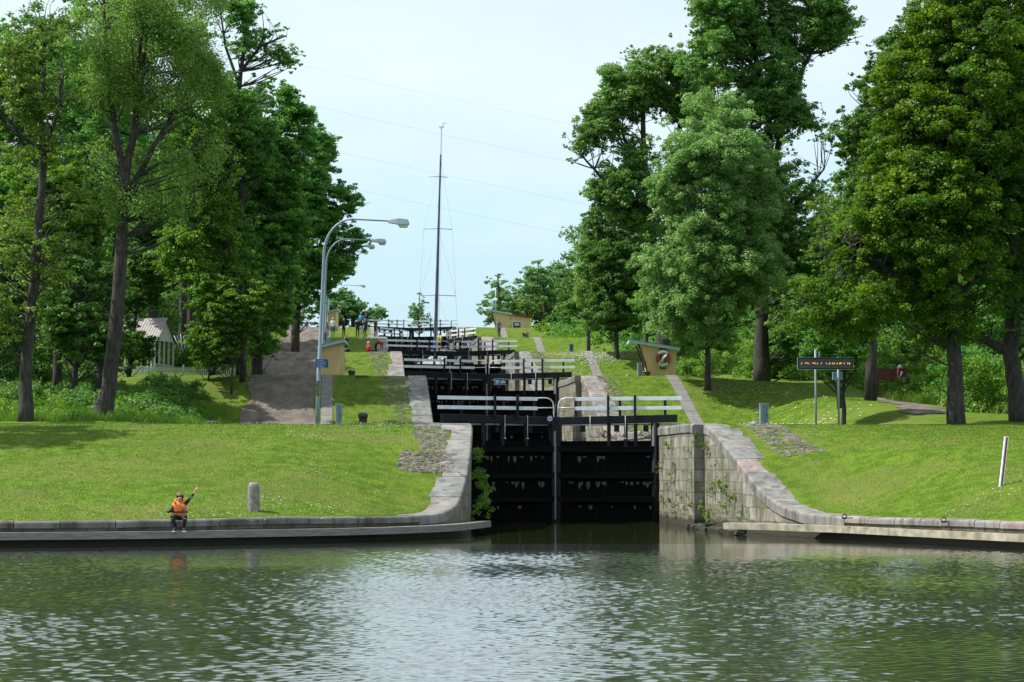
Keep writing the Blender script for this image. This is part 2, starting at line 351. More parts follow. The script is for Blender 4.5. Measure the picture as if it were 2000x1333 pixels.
# cobbled strips beside the copings
M_cob = mat('cobble', (.26, .235, .20), .9, .4, 2.5, 1.0, 9, col2=(.13, .12, .08))
def cobble(rows, seed, dens=22, name='cobbled_strip', lo=.045, hi=.12, zz=.005):
    r = random.Random(seed); mb = MB(); 
    for (ya, a0, a1), (yb, b0, b1) in zip(rows[:-1], rows[1:]):
        area = abs(yb - ya) * abs((a1 - a0) + (b1 - b0)) / 2
        for _ in range(int(area * dens)):
            f = r.random(); y = ya + (yb - ya) * f; t = (a0 + (b0 - a0) * f) + r.random() * ((a1 + (b1 - a1) * f) - (a0 + (b0 - a0) * f))
            x = t + cx(y); z = gz(x, y); s1 = r.uniform(lo, hi) * 1.4; s2 = r.uniform(lo, hi) * .7; an = r.uniform(-.25, .25)
            n = 6; vs = []; ca, sa = math.cos(an), math.sin(an)
            for ring, (sc, h) in enumerate(((1, -.05), (.95, zz), (.75, zz + .018))):
                for k in range(n):
                    q = 2 * math.pi * (k + .5) / n; ux, uy = s1 * sc * math.cos(q) * r.uniform(.85, 1.1), s2 * sc * math.sin(q) * r.uniform(.85, 1.1)
                    vs.append((x + ux * ca - uy * sa, y + ux * sa + uy * ca, z + h))
            fs = [(i * n + k, i * n + (k + 1) % n, (i + 1) * n + (k + 1) % n, (i + 1) * n + k) for i in range(2) for k in range(n)] + [tuple(range(12, 18))]
            mb.add(vs, fs, 0)
    o = mb.build(name, M_cob); tag(o, kind='structure'); return o
for sgn in (-1, 1):
    for k in range(4):
        rows = [(float(y), sgn * 5.15, sgn * (6.1 + .35 * math.sin(y * .5 + k + sgn))) for y in np.arange(93 + PERIOD * k, 108.2 + PERIOD * k, 1.5)]
        cobble(rows, 100 + k + 7 * sgn, 22 if k < 2 else 9, lo=.06, hi=.16 if k < 2 else .22)
cobble([(73.5, -6.0, -5.2), (72, -6.3, -5.15), (70.5, -6.1, -5.1), (69.4, -6.0, -5.0)], 3, 75)
cobble([(69.5, -6.7, -5.0), (68.5, -6.85, -5.0), (67.4, -7.05, -5.1)], 4, 85, zz=.03)
cobble([(73.5, 5.8, 7.2), (71, 6.0, 7.3), (68.9, 6.4, 7.9)], 6, 75)

# ------------------------------------------------------------------ water
def water_mat():
    m = bpy.data.materials.new('lake_water'); m.use_nodes = True; nt = m.node_tree; b = nt.nodes['Principled BSDF']
    b.inputs['Base Color'].default_value = (.020, .027, .009, 1); b.inputs['Roughness'].default_value = .04; b.inputs['IOR'].default_value = 1.33
    b.inputs['Specular IOR Level'].default_value = .5
    tc = nt.nodes.new('ShaderNodeTexCoord')
    def noise(sc, st, det, dist=0, rz=0):
        mp = nt.nodes.new('ShaderNodeMapping'); mp.inputs['Scale'].default_value = st; mp.inputs['Rotation'].default_value = (0, 0, rz); nt.links.new(tc.outputs['Object'], mp.inputs[0])
        n = nt.nodes.new('ShaderNodeTexNoise'); n.inputs['Scale'].default_value = sc; n.inputs['Detail'].default_value = det; n.inputs['Distortion'].default_value = dist
        nt.links.new(mp.outputs[0], n.inputs['Vector']); return n.outputs['Fac']
    # patch mask: calmer under the lock mouth, rippled out in the basin
    sep = nt.nodes.new('ShaderNodeSeparateXYZ'); nt.links.new(tc.outputs['Object'], sep.inputs[0])
    mr = nt.nodes.new('ShaderNodeMapRange'); mr.inputs[1].default_value = 42; mr.inputs[2].default_value = 58; mr.inputs[3].default_value = 1; mr.inputs[4].default_value = .06
    nt.links.new(sep.outputs['Y'], mr.inputs[0])
    def mul(a, f):
        x = nt.nodes.new('ShaderNodeMath'); x.operation = 'MULTIPLY'; nt.links.new(a, x.inputs[0])
        if isinstance(f, float): x.inputs[1].default_value = f
        else: nt.links.new(f, x.inputs[1])
        return x.outputs[0]
    def add(a, c):
        x = nt.nodes.new('ShaderNodeMath'); x.operation = 'ADD'; nt.links.new(a, x.inputs[0]); nt.links.new(c, x.inputs[1]); return x.outputs[0]
    big = nt.nodes.new('ShaderNodeMapRange'); big.inputs[1].default_value = .3; big.inputs[2].default_value = .7; big.inputs[3].default_value = .45; big.inputs[4].default_value = 1.25
    nt.links.new(noise(.16, (1, .6, 1), 2, .5), big.inputs[0])
    h = add(add(mul(noise(5.5, (.75, 1.2, 1), 2, .8, .2), .040), mul(noise(13, (.85, 1.2, 1), 2, .4, -.3), .011)), mul(noise(1.4, (.6, 1.2, 1), 1, .3, .5), .055))
    h = mul(mul(h, mr.outputs[0]), big.outputs[0])
    bp = nt.nodes.new('ShaderNodeBump'); bp.inputs['Strength'].default_value = 1; bp.inputs['Distance'].default_value = 1
    nt.links.new(h, bp.inputs['Height']); nt.links.new(bp.outputs[0], b.inputs['Normal']); return m
M_water = water_mat()
mb = MB()
wx0, wx1, wy0, wy1 = -17.0, 17.0, 15.0, 57.0
for (a_, b_, c_, d_) in ((-300, wx0, -120, 84), (wx1, 300, -120, 84), (wx0, wx1, -120, wy0), (wx0, wx1, wy1, 84)): mb.add([(a_, c_, 0), (b_, c_, 0), (b_, d_, 0), (a_, d_, 0)], [(0, 1, 2, 3)])
struct(mb.build('lake_water', M_water))
def ripples():
    ys = [wy0]
    while ys[-1] < wy1: ys.append(ys[-1] + .026 + .0010 * (ys[-1] - wy0))
    ys[-1] = wy1; ys = np.array(ys); xs = np.linspace(wx0, wx1, 760); X, Y = np.meshgrid(xs, ys); Z = np.zeros_like(X)
    wr_ = np.random.default_rng(21)
    for i in range(64):
        lam = .065 * (4.2 ** wr_.random()); kk = 2 * np.pi / lam; th = wr_.normal() * .62 + .12; ph = wr_.random() * 6.28
        A = .0175 * lam; ph2 = wr_.random() * 6.28
        mod = .6 + .4 * np.sin(X * (.3 + wr_.random() * .8) + Y * (.2 + wr_.random() * .6) + ph2)
        Z += A * mod * np.sin(kk * (X * np.sin(th) + Y * np.cos(th)) + ph + .6 * np.sin(X * .7 + ph2))
    env = sstep(-Y, -56.5, -46 + 2 * np.sin(X * .5) + 1.2 * np.sin(X * 1.3 + 1)) * np.clip((Y - wy0) / .8, 0, 1) * np.clip((X - wx0) / .8, 0, 1) * np.clip((wx1 - X) / .8, 0, 1)
    patch = .95 + .45 * np.sin(X * .21 + 1 + .1 * Y) * np.sin(Y * .33 + X * .12) + .2 * np.sin(X * .6 - Y * .5) 
    Z *= env * patch * .38
    ny, nx = X.shape; i = np.arange(ny - 1)[:, None] * nx + np.arange(nx - 1)[None]
    q = np.stack([i, i + 1, i + nx + 1, i + nx], -1).reshape(-1, 4).astype(np.int32)
    me = bpy.data.meshes.new('lake_ripples'); me.vertices.add(nx * ny); me.vertices.foreach_set('co', np.stack([X, Y, Z], -1).astype(np.float32).ravel())
    me.loops.add(q.size); me.loops.foreach_set('vertex_index', q.ravel()); me.polygons.add(len(q)); me.polygons.foreach_set('loop_start', np.arange(0, q.size, 4, dtype=np.int32)); me.polygons.foreach_set('use_smooth', [True] * len(q)); me.update(calc_edges=True)
    me.materials.append(M_water2); o = bpy.data.objects.new('lake_water', me); C.objects.link(o); struct(o)
M_water2 = mat('rippled_water', (.042, .054, .036), .10, .1, .3, .12, 22); M_water2.node_tree.nodes['Principled BSDF'].inputs['IOR'].default_value = 1.4; M_water2.node_tree.nodes['Principled BSDF'].inputs['Specular IOR Level'].default_value = 1.0; M_water2.node_tree.nodes['Principled BSDF'].inputs['Coat Weight'].default_value = .85; M_water2.node_tree.nodes['Principled BSDF'].inputs['Coat Roughness'].default_value = .10
for n_ in M_water2.node_tree.nodes:
    if n_.type == 'BUMP': n_.inputs['Distance'].default_value = .004
ripples()
CHZ = [None, 3.0, 6.3, 9.75, 9.75, 16.9]
for k, (ya, yb) in {1: (84, 115.6), 2: (117.5, 150), 3: (152, 219), 5: (221, 300)}.items():
    mb = MB(); z = CHZ[k]; 
    mb.add([(cx(ya) - 4.6, ya, z), (cx(ya) + 4.9, ya, z), (cx(yb) + 4.9, yb, z), (cx(yb) - 4.6, yb, z)], [(0, 1, 2, 3)]); struct(mb.build('lock_water', M_water))

# ------------------------------------------------------------------ lock walls
def stone_mat(name, c1, c2, moss, wet=False, brick=True, sc=1.0, mort=(.10, .10, .085)):
    m = bpy.data.materials.new(name); m.use_nodes = True; nt = m.node_tree; b = nt.nodes['Principled BSDF']; b.inputs['Roughness'].default_value = .85
    uv = nt.nodes.new('ShaderNodeUVMap'); tc = nt.nodes.new('ShaderNodeTexCoord')
    n1 = nt.nodes.new('ShaderNodeTexNoise'); n1.inputs['Scale'].default_value = 1.7; n1.inputs['Detail'].default_value = 8; nt.links.new(tc.outputs['Object'], n1.inputs['Vector'])
    n2 = nt.nodes.new('ShaderNodeTexNoise'); n2.inputs['Scale'].default_value = 26; n2.inputs['Detail'].default_value = 8; nt.links.new(tc.outputs['Object'], n2.inputs['Vector'])
    mp = nt.nodes.new('ShaderNodeMapping'); mp.inputs['Scale'].default_value = (2.2, 2.2, .28); nt.links.new(tc.outputs['Object'], mp.inputs[0])
    n3 = nt.nodes.new('ShaderNodeTexNoise'); n3.inputs['Scale'].default_value = 1.5; n3.inputs['Detail'].default_value = 7; nt.links.new(mp.outputs[0], n3.inputs['Vector'])
    def mixc(f, a, c, ty='MIX'):
        x = nt.nodes.new('ShaderNodeMixRGB'); x.blend_type = ty
        if isinstance(f, float): x.inputs[0].default_value = f
        else: nt.links.new(f, x.inputs[0])
        for k, q in ((1, a), (2, c)):
            if isinstance(q, tuple): x.inputs[k].default_value = (*q, 1)
            else: nt.links.new(q, x.inputs[k])
        return x.outputs[0]
    def ramp(f, a, c):
        r = nt.nodes.new('ShaderNodeValToRGB'); r.color_ramp.elements[0].position = a; r.color_ramp.elements[1].position = c; nt.links.new(f, r.inputs[0]); return r.outputs[0]
    col = mixc(ramp(n1.outputs['Fac'], .35, .65), c1, c2)
    hgt = n2.outputs['Fac']
    if brick:
        wp = nt.nodes.new('ShaderNodeMixRGB'); wp.blend_type = 'LINEAR_LIGHT'; wp.inputs[0].default_value = .09
        nt.links.new(uv.outputs[0], wp.inputs[1]); nt.links.new(n1.outputs['Color'], wp.inputs[2])
        br = nt.nodes.new('ShaderNodeTexBrick'); br.inputs['Scale'].default_value = sc; br.inputs['Brick Width'].default_value = .85; br.inputs['Row Height'].default_value = .42
        br.inputs['Mortar Size'].default_value = .022; br.inputs['Mortar Smooth'].default_value = .4; br.inputs['Bias'].default_value = -.1
        br.inputs['Color1'].default_value = (.66, .64, .58, 1); br.inputs['Color2'].default_value = (1.2, 1.18, 1.15, 1); br.inputs['Mortar'].default_value = (.5, .48, .43, 1)
        nt.links.new(wp.outputs[0], br.inputs['Vector']); col = mixc(1.0, col, br.outputs['Color'], 'MULTIPLY')
        iv = nt.nodes.new('ShaderNodeMath'); iv.operation = 'MULTIPLY_ADD'; nt.links.new(br.outputs['Fac'], iv.inputs[0]); iv.inputs[1].default_value = -.8; nt.links.new(n2.outputs['Fac'], iv.inputs[2]); hgt = iv.outputs[0]
    col = mixc(ramp(n3.outputs['Fac'], .50, .66), col, moss)
    sp = mixc(ramp(n2.outputs['Fac'], .55, .75), col, tuple(min(1, c * 1.5) for c in c2)); col = mixc(.5, col, sp)
    if wet:   # the algae band at the waterline
        sx = nt.nodes.new('ShaderNodeSeparateXYZ'); nt.links.new(tc.outputs['Object'], sx.inputs[0])
        ad = nt.nodes.new('ShaderNodeMath'); ad.operation = 'MULTIPLY_ADD'; nt.links.new(n1.outputs['Fac'], ad.inputs[0]); ad.inputs[1].default_value = -.5; nt.links.new(sx.outputs['Z'], ad.inputs[2])
        col = mixc(ramp(ad.outputs[0], -.1, .16), (.035, .032, .022), col)
    nt.links.new(col, b.inputs['Base Color'])
    bp = nt.nodes.new('ShaderNodeBump'); bp.inputs['Strength'].default_value = .6; bp.inputs['Distance'].default_value = .03
    nt.links.new(hgt, bp.inputs['Height']); nt.links.new(bp.outputs[0], b.inputs['Normal']); return m
M_wall = stone_mat('lock_masonry', (.165, .155, .135), (.31, .295, .265), (.085, .105, .035), wet=True)
M_quay = stone_mat('quay_masonry', (.08, .075, .06), (.13, .12, .09), (.035, .038, .02), wet=True)
M_cope = stone_mat('coping_granite', (.15, .143, .138), (.25, .238, .23), (.10, .10, .088), brick=False)
M_cope_dark = stone_mat('quay_coping_granite', (.09, .088, .082), (.19, .185, .175), (.05, .055, .04), brick=False)
M_cope_b = stone_mat('coping_granite_pink', (.19, .155, .145), (.29, .245, .23), (.12, .105, .09), brick=False)
M_cope_c = stone_mat('coping_granite_grey', (.12, .122, .12), (.215, .215, .21), (.08, .085, .07), brick=False)
M_cope_dark2 = stone_mat('quay_coping_granite_dark', (.06, .058, .05), (.15, .145, .13), (.035, .04, .025), brick=False)
M_pale = stone_mat('repointed_masonry', (.40, .375, .345), (.52, .50, .47), (.30, .29, .25), sc=1.2)

def resample(pts, step):
    out = [pts[0]]; 
    for (x0, y0), (x1, y1) in zip(pts[:-1], pts[1:]):
        L = math.hypot(x1 - x0, y1 - y0); n = max(1, round(L / step))
        for i in range(1, n + 1): out.append((x0 + (x1 - x0) * i / n, y0 + (y1 - y0) * i / n))
    return out
def normals(pts, sgn):
    out = []
    for i in range(len(pts)):
        a = pts[max(0, i - 1)]; b = pts[min(len(pts) - 1, i + 1)]; d = Vector((b[0] - a[0], b[1] - a[1])).normalized()
        out.append(Vector((d.y, -d.x)) * sgn)
    return out
def smooth_poly(pts, it=2):
    for _ in range(it):
        q = [pts[0]]
        for a, b in zip(pts[:-1], pts[1:]): q += [(a[0] * .75 + b[0] * .25, a[1] * .75 + b[1] * .25), (a[0] * .25 + b[0] * .75, a[1] * .25 + b[1] * .75)]
        q.append(pts[-1]); pts = q
    return pts
def wall(pts, sgn, label, zbot=-1.2, mm=None, cm=None, seed=0, slab=1.15, group=None, cope_h=.34, width=1.0, rag=.25, batter=0, endcaps=True, hfix=None):
    """pts: inner top edge in plan, sgn: +1/-1 side of the travel direction on which the water lies"""
    r = random.Random(seed); x0, y0 = pts[len(pts) // 2]
    root = empty('lock_wall', (x0, y0, 0), label=label, cat='stone wall', group=group)
    fine = resample(pts, .5); ns = normals(fine, sgn)
    top = lambda x, y: (hfix if hfix is not None else gz(x - 0, y)) + .04
    # masonry: front face 4 cm behind the coping edge, plus back and underside
    mb = MB(); vs = []; uvs = []; s = 0
    for i, (p, n) in enumerate(zip(fine, ns)):
        if i: s += math.hypot(p[0] - fine[i - 1][0], p[1] - fine[i - 1][1])
        zt = top(p[0] - n.x * .5, p[1] - n.y * .5) - cope_h + .05
        nz = max(2, int((zt - zbot) / .5) + 1); nz = 10
        for j in range(nz + 1):
            z = zt + (zbot - zt) * j / nz; o = -.05 + batter * (zt - z)
            vs.append((p[0] + n.x * o - x0, p[1] + n.y * o - y0, z)); uvs.append((s, z))
        for o, z in ((-.85, zbot), (-.85, zt)):
            vs.append((p[0] + n.x * o - x0, p[1] + n.y * o - y0, z)); uvs.append((s, z))
    m = nz + 3; fs = []
    for i in range(len(fine) - 1):
        for j in range(m): fs.append((i * m + j, i * m + (j + 1) % m, (i + 1) * m + (j + 1) % m, (i + 1) * m + j))
    fs += [tuple(range(m))[::-1], tuple((len(fine) - 1) * m + j for j in range(m))]
    mb.add(vs, fs); o = mb.build('masonry', mm or M_wall, root); uvl = o.data.uv_layers.new(name='UVMap')
    for pl in o.data.polygons:
        for li in pl.loop_indices:
            vi = o.data.loops[li].vertex_index; uvl.data[li].uv = uvs[vi]
    # uv for end caps: use y/x distance
    for pl in list(o.data.polygons)[-2:]:
        for li in pl.loop_indices:
            v = o.data.vertices[o.data.loops[li].vertex_index].co; uvl.data[li].uv = (v.x * 1.0 + v.y * .2, v.z)
    # coping slabs
    mb = MB(); L = 0; acc = [0]
    for a, b in zip(fine[:-1], fine[1:]): L += math.hypot(b[0] - a[0], b[1] - a[1]); acc.append(L)
    ax = [p[0] for p in fine]; ay = [p[1] for p in fine]; nx = [n.x for n in ns]; ny = [n.y for n in ns]
    s = 0
    while s < L - .02:
        e = min(L, s + slab * r.uniform(.8, 1.25)); 
        if L - e < .35: e = L
        wd = width + r.uniform(-rag, rag); dz = r.uniform(-.008, .008); wj = [r.uniform(-.06, .06) for _ in range(4)]
        sec = []
        R = .09; prof = [(-.03, -cope_h), (0, -cope_h + .01), (0, -R)] + [(-R + R * math.cos(q), -R + R * math.sin(q)) for q in (.4, .8, 1.2, 1.57)] + [(-wd, 0), (-wd, -cope_h)]
        nst = 4
        for kx in range(nst):
            q = s + .014 + (e - s - .028) * kx / (nst - 1)
            x = np.interp(q, acc, ax); y = np.interp(q, acc, ay); a = np.interp(q, acc, nx); b = np.interp(q, acc, ny)
            zt = top(x - a * .5, y - b * .5) + dz
            for (off, h) in prof:
                oo = off + (wj[kx] if off <= -wd else 0); sec.append((x + a * oo - x0, y + b * oo - y0, zt + h))
        m = len(prof); fs = []
        for i in range(nst - 1):
            for j in range(m): fs.append((i * m + j, i * m + (j + 1) % m, (i + 1) * m + (j + 1) % m, (i + 1) * m + j))
        fs += [tuple(range(m))[::-1], tuple((nst - 1) * m + j for j in range(m))]
        mb.add(sec, fs, r.choice((0, 0, 0, 1, 2, 2))); s = e
    o = mb.build('coping', [cm or M_cope, M_cope_b if not cm or cm is M_cope else cm, M_cope_c if not cm or cm is M_cope else M_cope_dark2], root)
    return root
wl = [(x, y) for y, x in WL]; wr = [(x, y) for y, x in WR]
cw = lambda t, y: (cx(y) + t, y)
# front wing walls and quays
wall(smooth_poly([cw(-4, 82.2), cw(-4, 76)] + wl[:7], 1), -1, 'curved granite wing wall with stepped coping and shrubs below the lowest gate', seed=1, rag=.22, cope_h=.30)
wall(smooth_poly(wl[6:], 1), -1, 'low granite quay edge with dark mossy coping beside the squatting child', seed=2, slab=1.35, cope_h=.2, width=.5, rag=.05, mm=M_quay, cm=M_cope_dark)
wall([cw(4, 82.2), cw(4, 73)], 1, 'upright stone pier with hanging plants against the lowest gate', seed=3)
wall(smooth_poly(wr[:8], 1), 1, 'flared stone wing wall stepping down to the marker pole quay', seed=4, rag=.22)
wall(smooth_poly(wr[7:], 1), 1, 'low pale stone quay edge running towards the red and white pole', seed=5, slab=1.2, cope_h=.2, width=.5, rag=.05, mm=M_quay, cm=M_cope)
ordn = ['first', 'second', 'third', 'fourth', 'fifth']
for k in range(1, 5):
    c0 = CR0 + PERIOD * (k - 1); c1 = CR0 + PERIOD * k; zb = CHZ[k] - 1.5
    wall([cw(-4, c0 + 9.2), cw(-4, c1 + 9.2)], 1, f'granite chamber wall on the gravel path bank between the {ordn[k-1]} and {ordn[k]} gates', zbot=zb, seed=20 + k)
    wall([cw(4, c1 + 9.2), cw(4, c1)], 1, f'stone gate pier on the lifebuoy hut bank at the {ordn[k]} gate up the flight', zbot=zb, seed=30 + k)
    wall([cw(4.33, c1), cw(4.33, c0 + 9.2)], 1, f'stone chamber wall on the lifebuoy hut bank rising to the {ordn[k]} gate', zbot=zb, seed=40 + k)
c1 = CR0 + PERIOD * 4 + 9.2
wall([cw(-4, c1), cw(-4, 300)], 1, 'top canal bank wall beyond the highest gate on the gravel path side', zbot=15, seed=60, slab=3)
wall([cw(4, 300), cw(4, c1)], 1, 'top canal bank wall beyond the highest gate on the hut side', zbot=15, seed=61, slab=3)

def fender(pts, sgn, off, label, zt=.42, h=.2, th=.14, m=None, name='fender_board'):
    fine = resample(pts, .6); ns = normals(fine, sgn); x0, y0 = fine[len(fine) // 2]; mb = MB(); vs = []
    for p, n in zip(fine, ns):
        for o, z in ((off, zt - h), (off, zt), (off - th, zt), (off - th, zt - h)): vs.append((p[0] + n.x * o - x0, p[1] + n.y * o - y0, z))
    fs = [(i * 4 + j, i * 4 + (j + 1) % 4, (i + 1) * 4 + (j + 1) % 4, (i + 1) * 4 + j) for i in range(len(fine) - 1) for j in range(4)] + [(3, 2, 1, 0), tuple(len(fine) * 4 - 4 + j for j in range(4))]
    mb.add(vs, fs); return tag(mb.build(name, m or M_fender, loc=(x0, y0, 0)), label, 'fender board')
lb = [(-1.0, 65.9), (-1.45, 62.9)] + [(x, y) for x, y in wl[6:]]
fender(smooth_poly([(-.85, 66.2), (-1.45, 63.2), (-2.15, 60.9), (-3.9, 58.3), (-6.5, 56.5), (-10, 54.6), (-13.7, 53.55), (-25, 52), (-45, 50.4)], 2), -1, .16, 'long grey timber board curving round the quay under the child', th=.40)
fender(smooth_poly([(6.85, 63.9), (8.0, 62.8), (9.4, 60.7), (9.95, 60), (11.6, 56), (13.5, 51.9), (16.2, 46), (20, 36), (25, 25)], 2), 1, .2, 'pale new timber board along the quay below the flared wing wall', th=.44, m=mat('new_timber', (.34, .31, .235), .8, .4, 3, .2, 20))
# rough footing stones under the right wing wall
mb = MB(); r = random.Random(9)
for i in range(26):
    f = i / 25; x = 6.55 + f * .9 + r.uniform(-.1, .1); y = 72.8 - f * 8.2; s_ = r.uniform(.16, .3)
    mb.box((x - .05, y, .05 + r.uniform(-.04, .05)), (s_ * 1.6, s_ * 1.7, s_ * .9), rz=r.uniform(0, 3), rx=r.uniform(-.3, .3))
tag(mb.build('footing_stones', M_quay, bevel=.04), 'dark broken footing rocks at the waterline under the flared wall', 'rubble', kind='stuff')

# ------------------------------------------------------------------ lock gates
LL = math.hypot(4, 1.3)
def gate_leaf(sg, seed=0, simple=False):
    """local frame: hinge at origin, leaf runs along +x*sg towards the mitre; z=0 is the terrace level; water side of the viewer is -y"""
    r = random.Random(seed); root = empty('lock_gate', (0, 0, 0))
    X = lambda d: sg * (LL - d)           # d = distance from the mitre
    def XB(mb, d0, d1, y, z0, z1, th, mi=0, tilt=0):
        a = X(d0); b = X(d1); mb.bar((a, y, (z0 + z1) / 2), (b, y, (z0 + z1) / 2 + tilt), th, abs(z1 - z0), mi); return mb
    mb = MB(); n = 14
    for i in range(n):                       # planking, each plank slightly proud or back
        d0 = .12 + (LL - .2) * i / n; d1 = .12 + (LL - .2) * (i + 1) / n - .012
        mb.box((X((d0 + d1) / 2), .02 + r.uniform(-.012, .012), -2.72), (d1 - d0, .12, 4.4))
    mb.box((X(LL / 2 + .02), .12, -2.72), (LL - .1, .05, 4.4))
    for z in (-.86, -1.92, -2.88, -3.9):
        m2 = MB(); m2.box((X(LL / 2), -.12, z), (LL - .25, .16, .22)); m2.box((X(LL / 2), -.13, z + .117), (LL - .22, .19, .012)); m2.build('rib', M_rib, root, bevel=.012)
    # mineral streaks below the ribs
    m3 = mb
    for z in (-1.02, -2.05, -3.02):
        d = .6
        while d < LL - .3:
            if r.random() < (.62 if z > -2.9 else .35):
                h = r.uniform(.05, .34) * (1 if z > -2.9 else .6); w2 = r.uniform(.03, .09)
                zt = z - .11 + r.uniform(-.02, .0); y = -.06
                m3.add([(X(d - w2), y, zt), (X(d + w2), y, zt), (X(d + w2 * r.uniform(.8, 1.1)), y, zt - h * .5), (X(d + w2 * .3), y, zt - h * .9), (X(d), y, zt - h), (X(d - w2 * .9), y, zt - h * .55)], [(0, 1, 2, 3, 4, 5)], 1)
            d += r.uniform(.08, .3)
    m3.build('planking', [M_tar, M_streak], root)
    mb = MB(); mb.box((X(.12), -.02, -2.35), (.22, .34, 5.1)); mb.build('mitre_post', M_black, root, bevel=.015)
    if sg < 0:
        mb = MB(); mb.box((X(-.02), -.20, -1.9), (.12, .05, 3.6)); mb.box((X(-.04), -.23, -1.0), (.06, .03, 1.7)); mb.build('mitre_strip', M_grey, root)
    mb = MB(); mb.tube([(X(LL - .12), 0, -4.9), (X(LL - .12), 0, .2)], .17, 12); mb.build('heel_post', M_black, root)
    mb = MB(); mb.bar((X(.03), 0, .30), (X(4.98), 0, .38), .34, .31); mb.build('balance_beam', M_black, root, bevel=.02)
    mb = MB(); XB(mb, .1, 5.25, .42, .12, .19, .42, 0); mb.build('walkway', M_white, root)
    for d in ((2.2, 2.9, 3.3, 4.05) if sg < 0 else (1.3, 2.35, 3.2)):
        m2 = MB(); m2.box((X(d), -.02, -.35), (.13, .14, 1.06)); m2.build('strut', M_black, root)
    for d in (1.1, 2.5, 3.7):
        m2 = MB(); m2.box((X(d), .1, -.02), (.2, .12, .26)); m2.build('bracket', M_black, root)
    # hand rail
    for z in (1.185, .80):
        m2 = MB(); XB(m2, .84, 5.2, -.12, z - .07, z + .075, .045); m2.build('rail_board', M_white, root, bevel=.006)
    arc = [(.10, .34), (.11, .6), (.12, .9), (.16, 1.08), (.26, 1.18), (.42, 1.23), (.6, 1.235), (.86, 1.22)]
    m2 = MB(); m2.tube([(X(d), -.12, z) for d, z in arc], .027, 8); m2.tube([(X(.12), -.12, .84), (X(.86), -.12, .82)], .022, 8); m2.build('rail_pipe', M_pipe, root)
    for d in ((2.2, 3.3) if sg < 0 else (1.75, 2.75)):
        m2 = MB(); m2.box((X(d), -.19, .84), (.09, .08, .98)); m2.box((X(d + .1), -.19, .48), (.2, .05, .04)); m2.build('rail_post', M_black, root, bevel=.008)
    for d in ((.82, 2.65, 4.5) if sg < 0 else (.9, 4.1)):
        m2 = MB(); m2.box((X(d), .02, .74), (.1, .06, .86)); m2.build('rail_post', M_black, root)
    for d in ((1.45, 2.9) if sg < 0 else (1.3, 2.3)):
        m2 = MB(); m2.tube([(X(d), -.16, .5), (X(d), -.16, -.42)], .014, 6); m2.box((X(d), -.16, -.42), (.1, .03, .03)); m2.build('paddle_rod', M_pipe, root)
    return root
M_streak = mat('lime_streak', (.10, .12, .105), .8, .5, 14, col2=(.03, .036, .032))
protoR = gate_leaf(-1, 3); protoL = gate_leaf(1, 8)
CAN = math.atan(.093)
GATES = [GATE0 + PERIOD * k for k in range(5)]
place = ['at the lake level', 'second up the flight with the small blue sign', 'third up the flight in front of the yacht', 'fourth up the flight standing half open', 'topmost against the sky']
for k, Y in enumerate(GATES):
    z = Z0 + RISE * k + (.02 if k == 0 else .08)
    for sg, proto in ((-1, protoR), (1, protoL)):
        o = proto if k == 0 else copy_tree(proto)
        hx = cx(Y) + (4 if sg < 0 else -4); o.location = (hx, Y + (.37 if sg < 0 else -.37), z)
        a = math.atan(1.3 / 4); yaw = CAN + (-a if sg < 0 else a)
        if k == 3: yaw = CAN + (-math.radians(62) if sg < 0 else math.radians(58))
        o.rotation_euler = (0, 0, yaw)
        side = 'hut side' if sg < 0 else 'gravel path side'
        tag(o, f'black gate leaf, {side}, {place[k]}', 'lock gate', 'black lock gate leaves with white hand rails')

def disc(mb, c, r, th, n=24, mi=0):   # disc facing -y
    c = Vector(c); vs = [c + Vector((r * math.cos(2 * math.pi * i / n), y, r * math.sin(2 * math.pi * i / n))) for y in (0, th) for i in range(n)]
    mb.add(vs, [tuple(range(n)), tuple(range(2 * n - 1, n - 1, -1))] + [(i, i + n, (i + 1) % n + n, (i + 1) % n) for i in range(n)], mi)
# round badge on the lowest mitre
p = P(1074, 818, 81.0)
e = empty('round_badge', p, label='small round white badge with blue emblem under the lowest gate railing', cat='badge')
mb = MB(); disc(mb, (0, -.02, 0), .105, .02); mb.build('plate', mat('badge_white', (.55, .58, .75), .5, .1), e)
mb = MB(); disc(mb, (0, -.026, 0), .095, .004, mi=0); 
mb2 = MB(); mb2.box((0, -.031, -.025), (.12, .006, .03)); mb2.add([(-.05, -.031, .0), (-.05, -.031, .05), (-.025, -.031, .02), (0, -.031, .06), (.025, -.031, .02), (.05, -.031, .05), (.05, -.031, 0)], [tuple(range(7))]); mb2.build('emblem', mat('badge_blue', (.10, .12, .4), .5, .05), e)
# twin sign on the second gate
p = P(976.5, 746, 114.0)
e = empty('gate_sign', p, math.radians(0), 'small framed sign, blue and black halves, hung below the second gate beam', 'sign')
mb = MB(); mb.box((0, 0, 0), (.68, .03, .37)); mb.build('frame', M_galv, e)
mb = MB(); mb.box((-.16, -.02, 0), (.29, .012, .31)); mb.build('emblem_panel', M_bluesign, e)
mb = MB(); mb.box((.16, -.02, 0), (.30, .012, .31)); mb.build('camera_panel', M_darksign, e)
mb = MB(); y = -.029
for s_ in (-1, 1):
    mb.add([(-.16 + s_ * x, y, z) for x, z in ((.015, -.03), (.09, -.03), (.085, .03), (.1, .1), (.05, .07), (.02, .11), (.01, .05))], [tuple(range(7))])
mb.box((-.205, y, -.085), (.07, .004, .055)); mb.box((-.115, y, -.085), (.07, .004, .055)); mb.build('emblem', M_signwhite, e)
mb = MB(); mb.add([(.16 + x, y, z) for x, z in ((-.12, -.09), (.12, -.09), (.12, .03), (.06, .04), (.045, .1), (-.045, .1), (-.06, .04), (-.12, .03))], [tuple(range(8))])
mb.build('camera_symbol', M_signwhite, e)
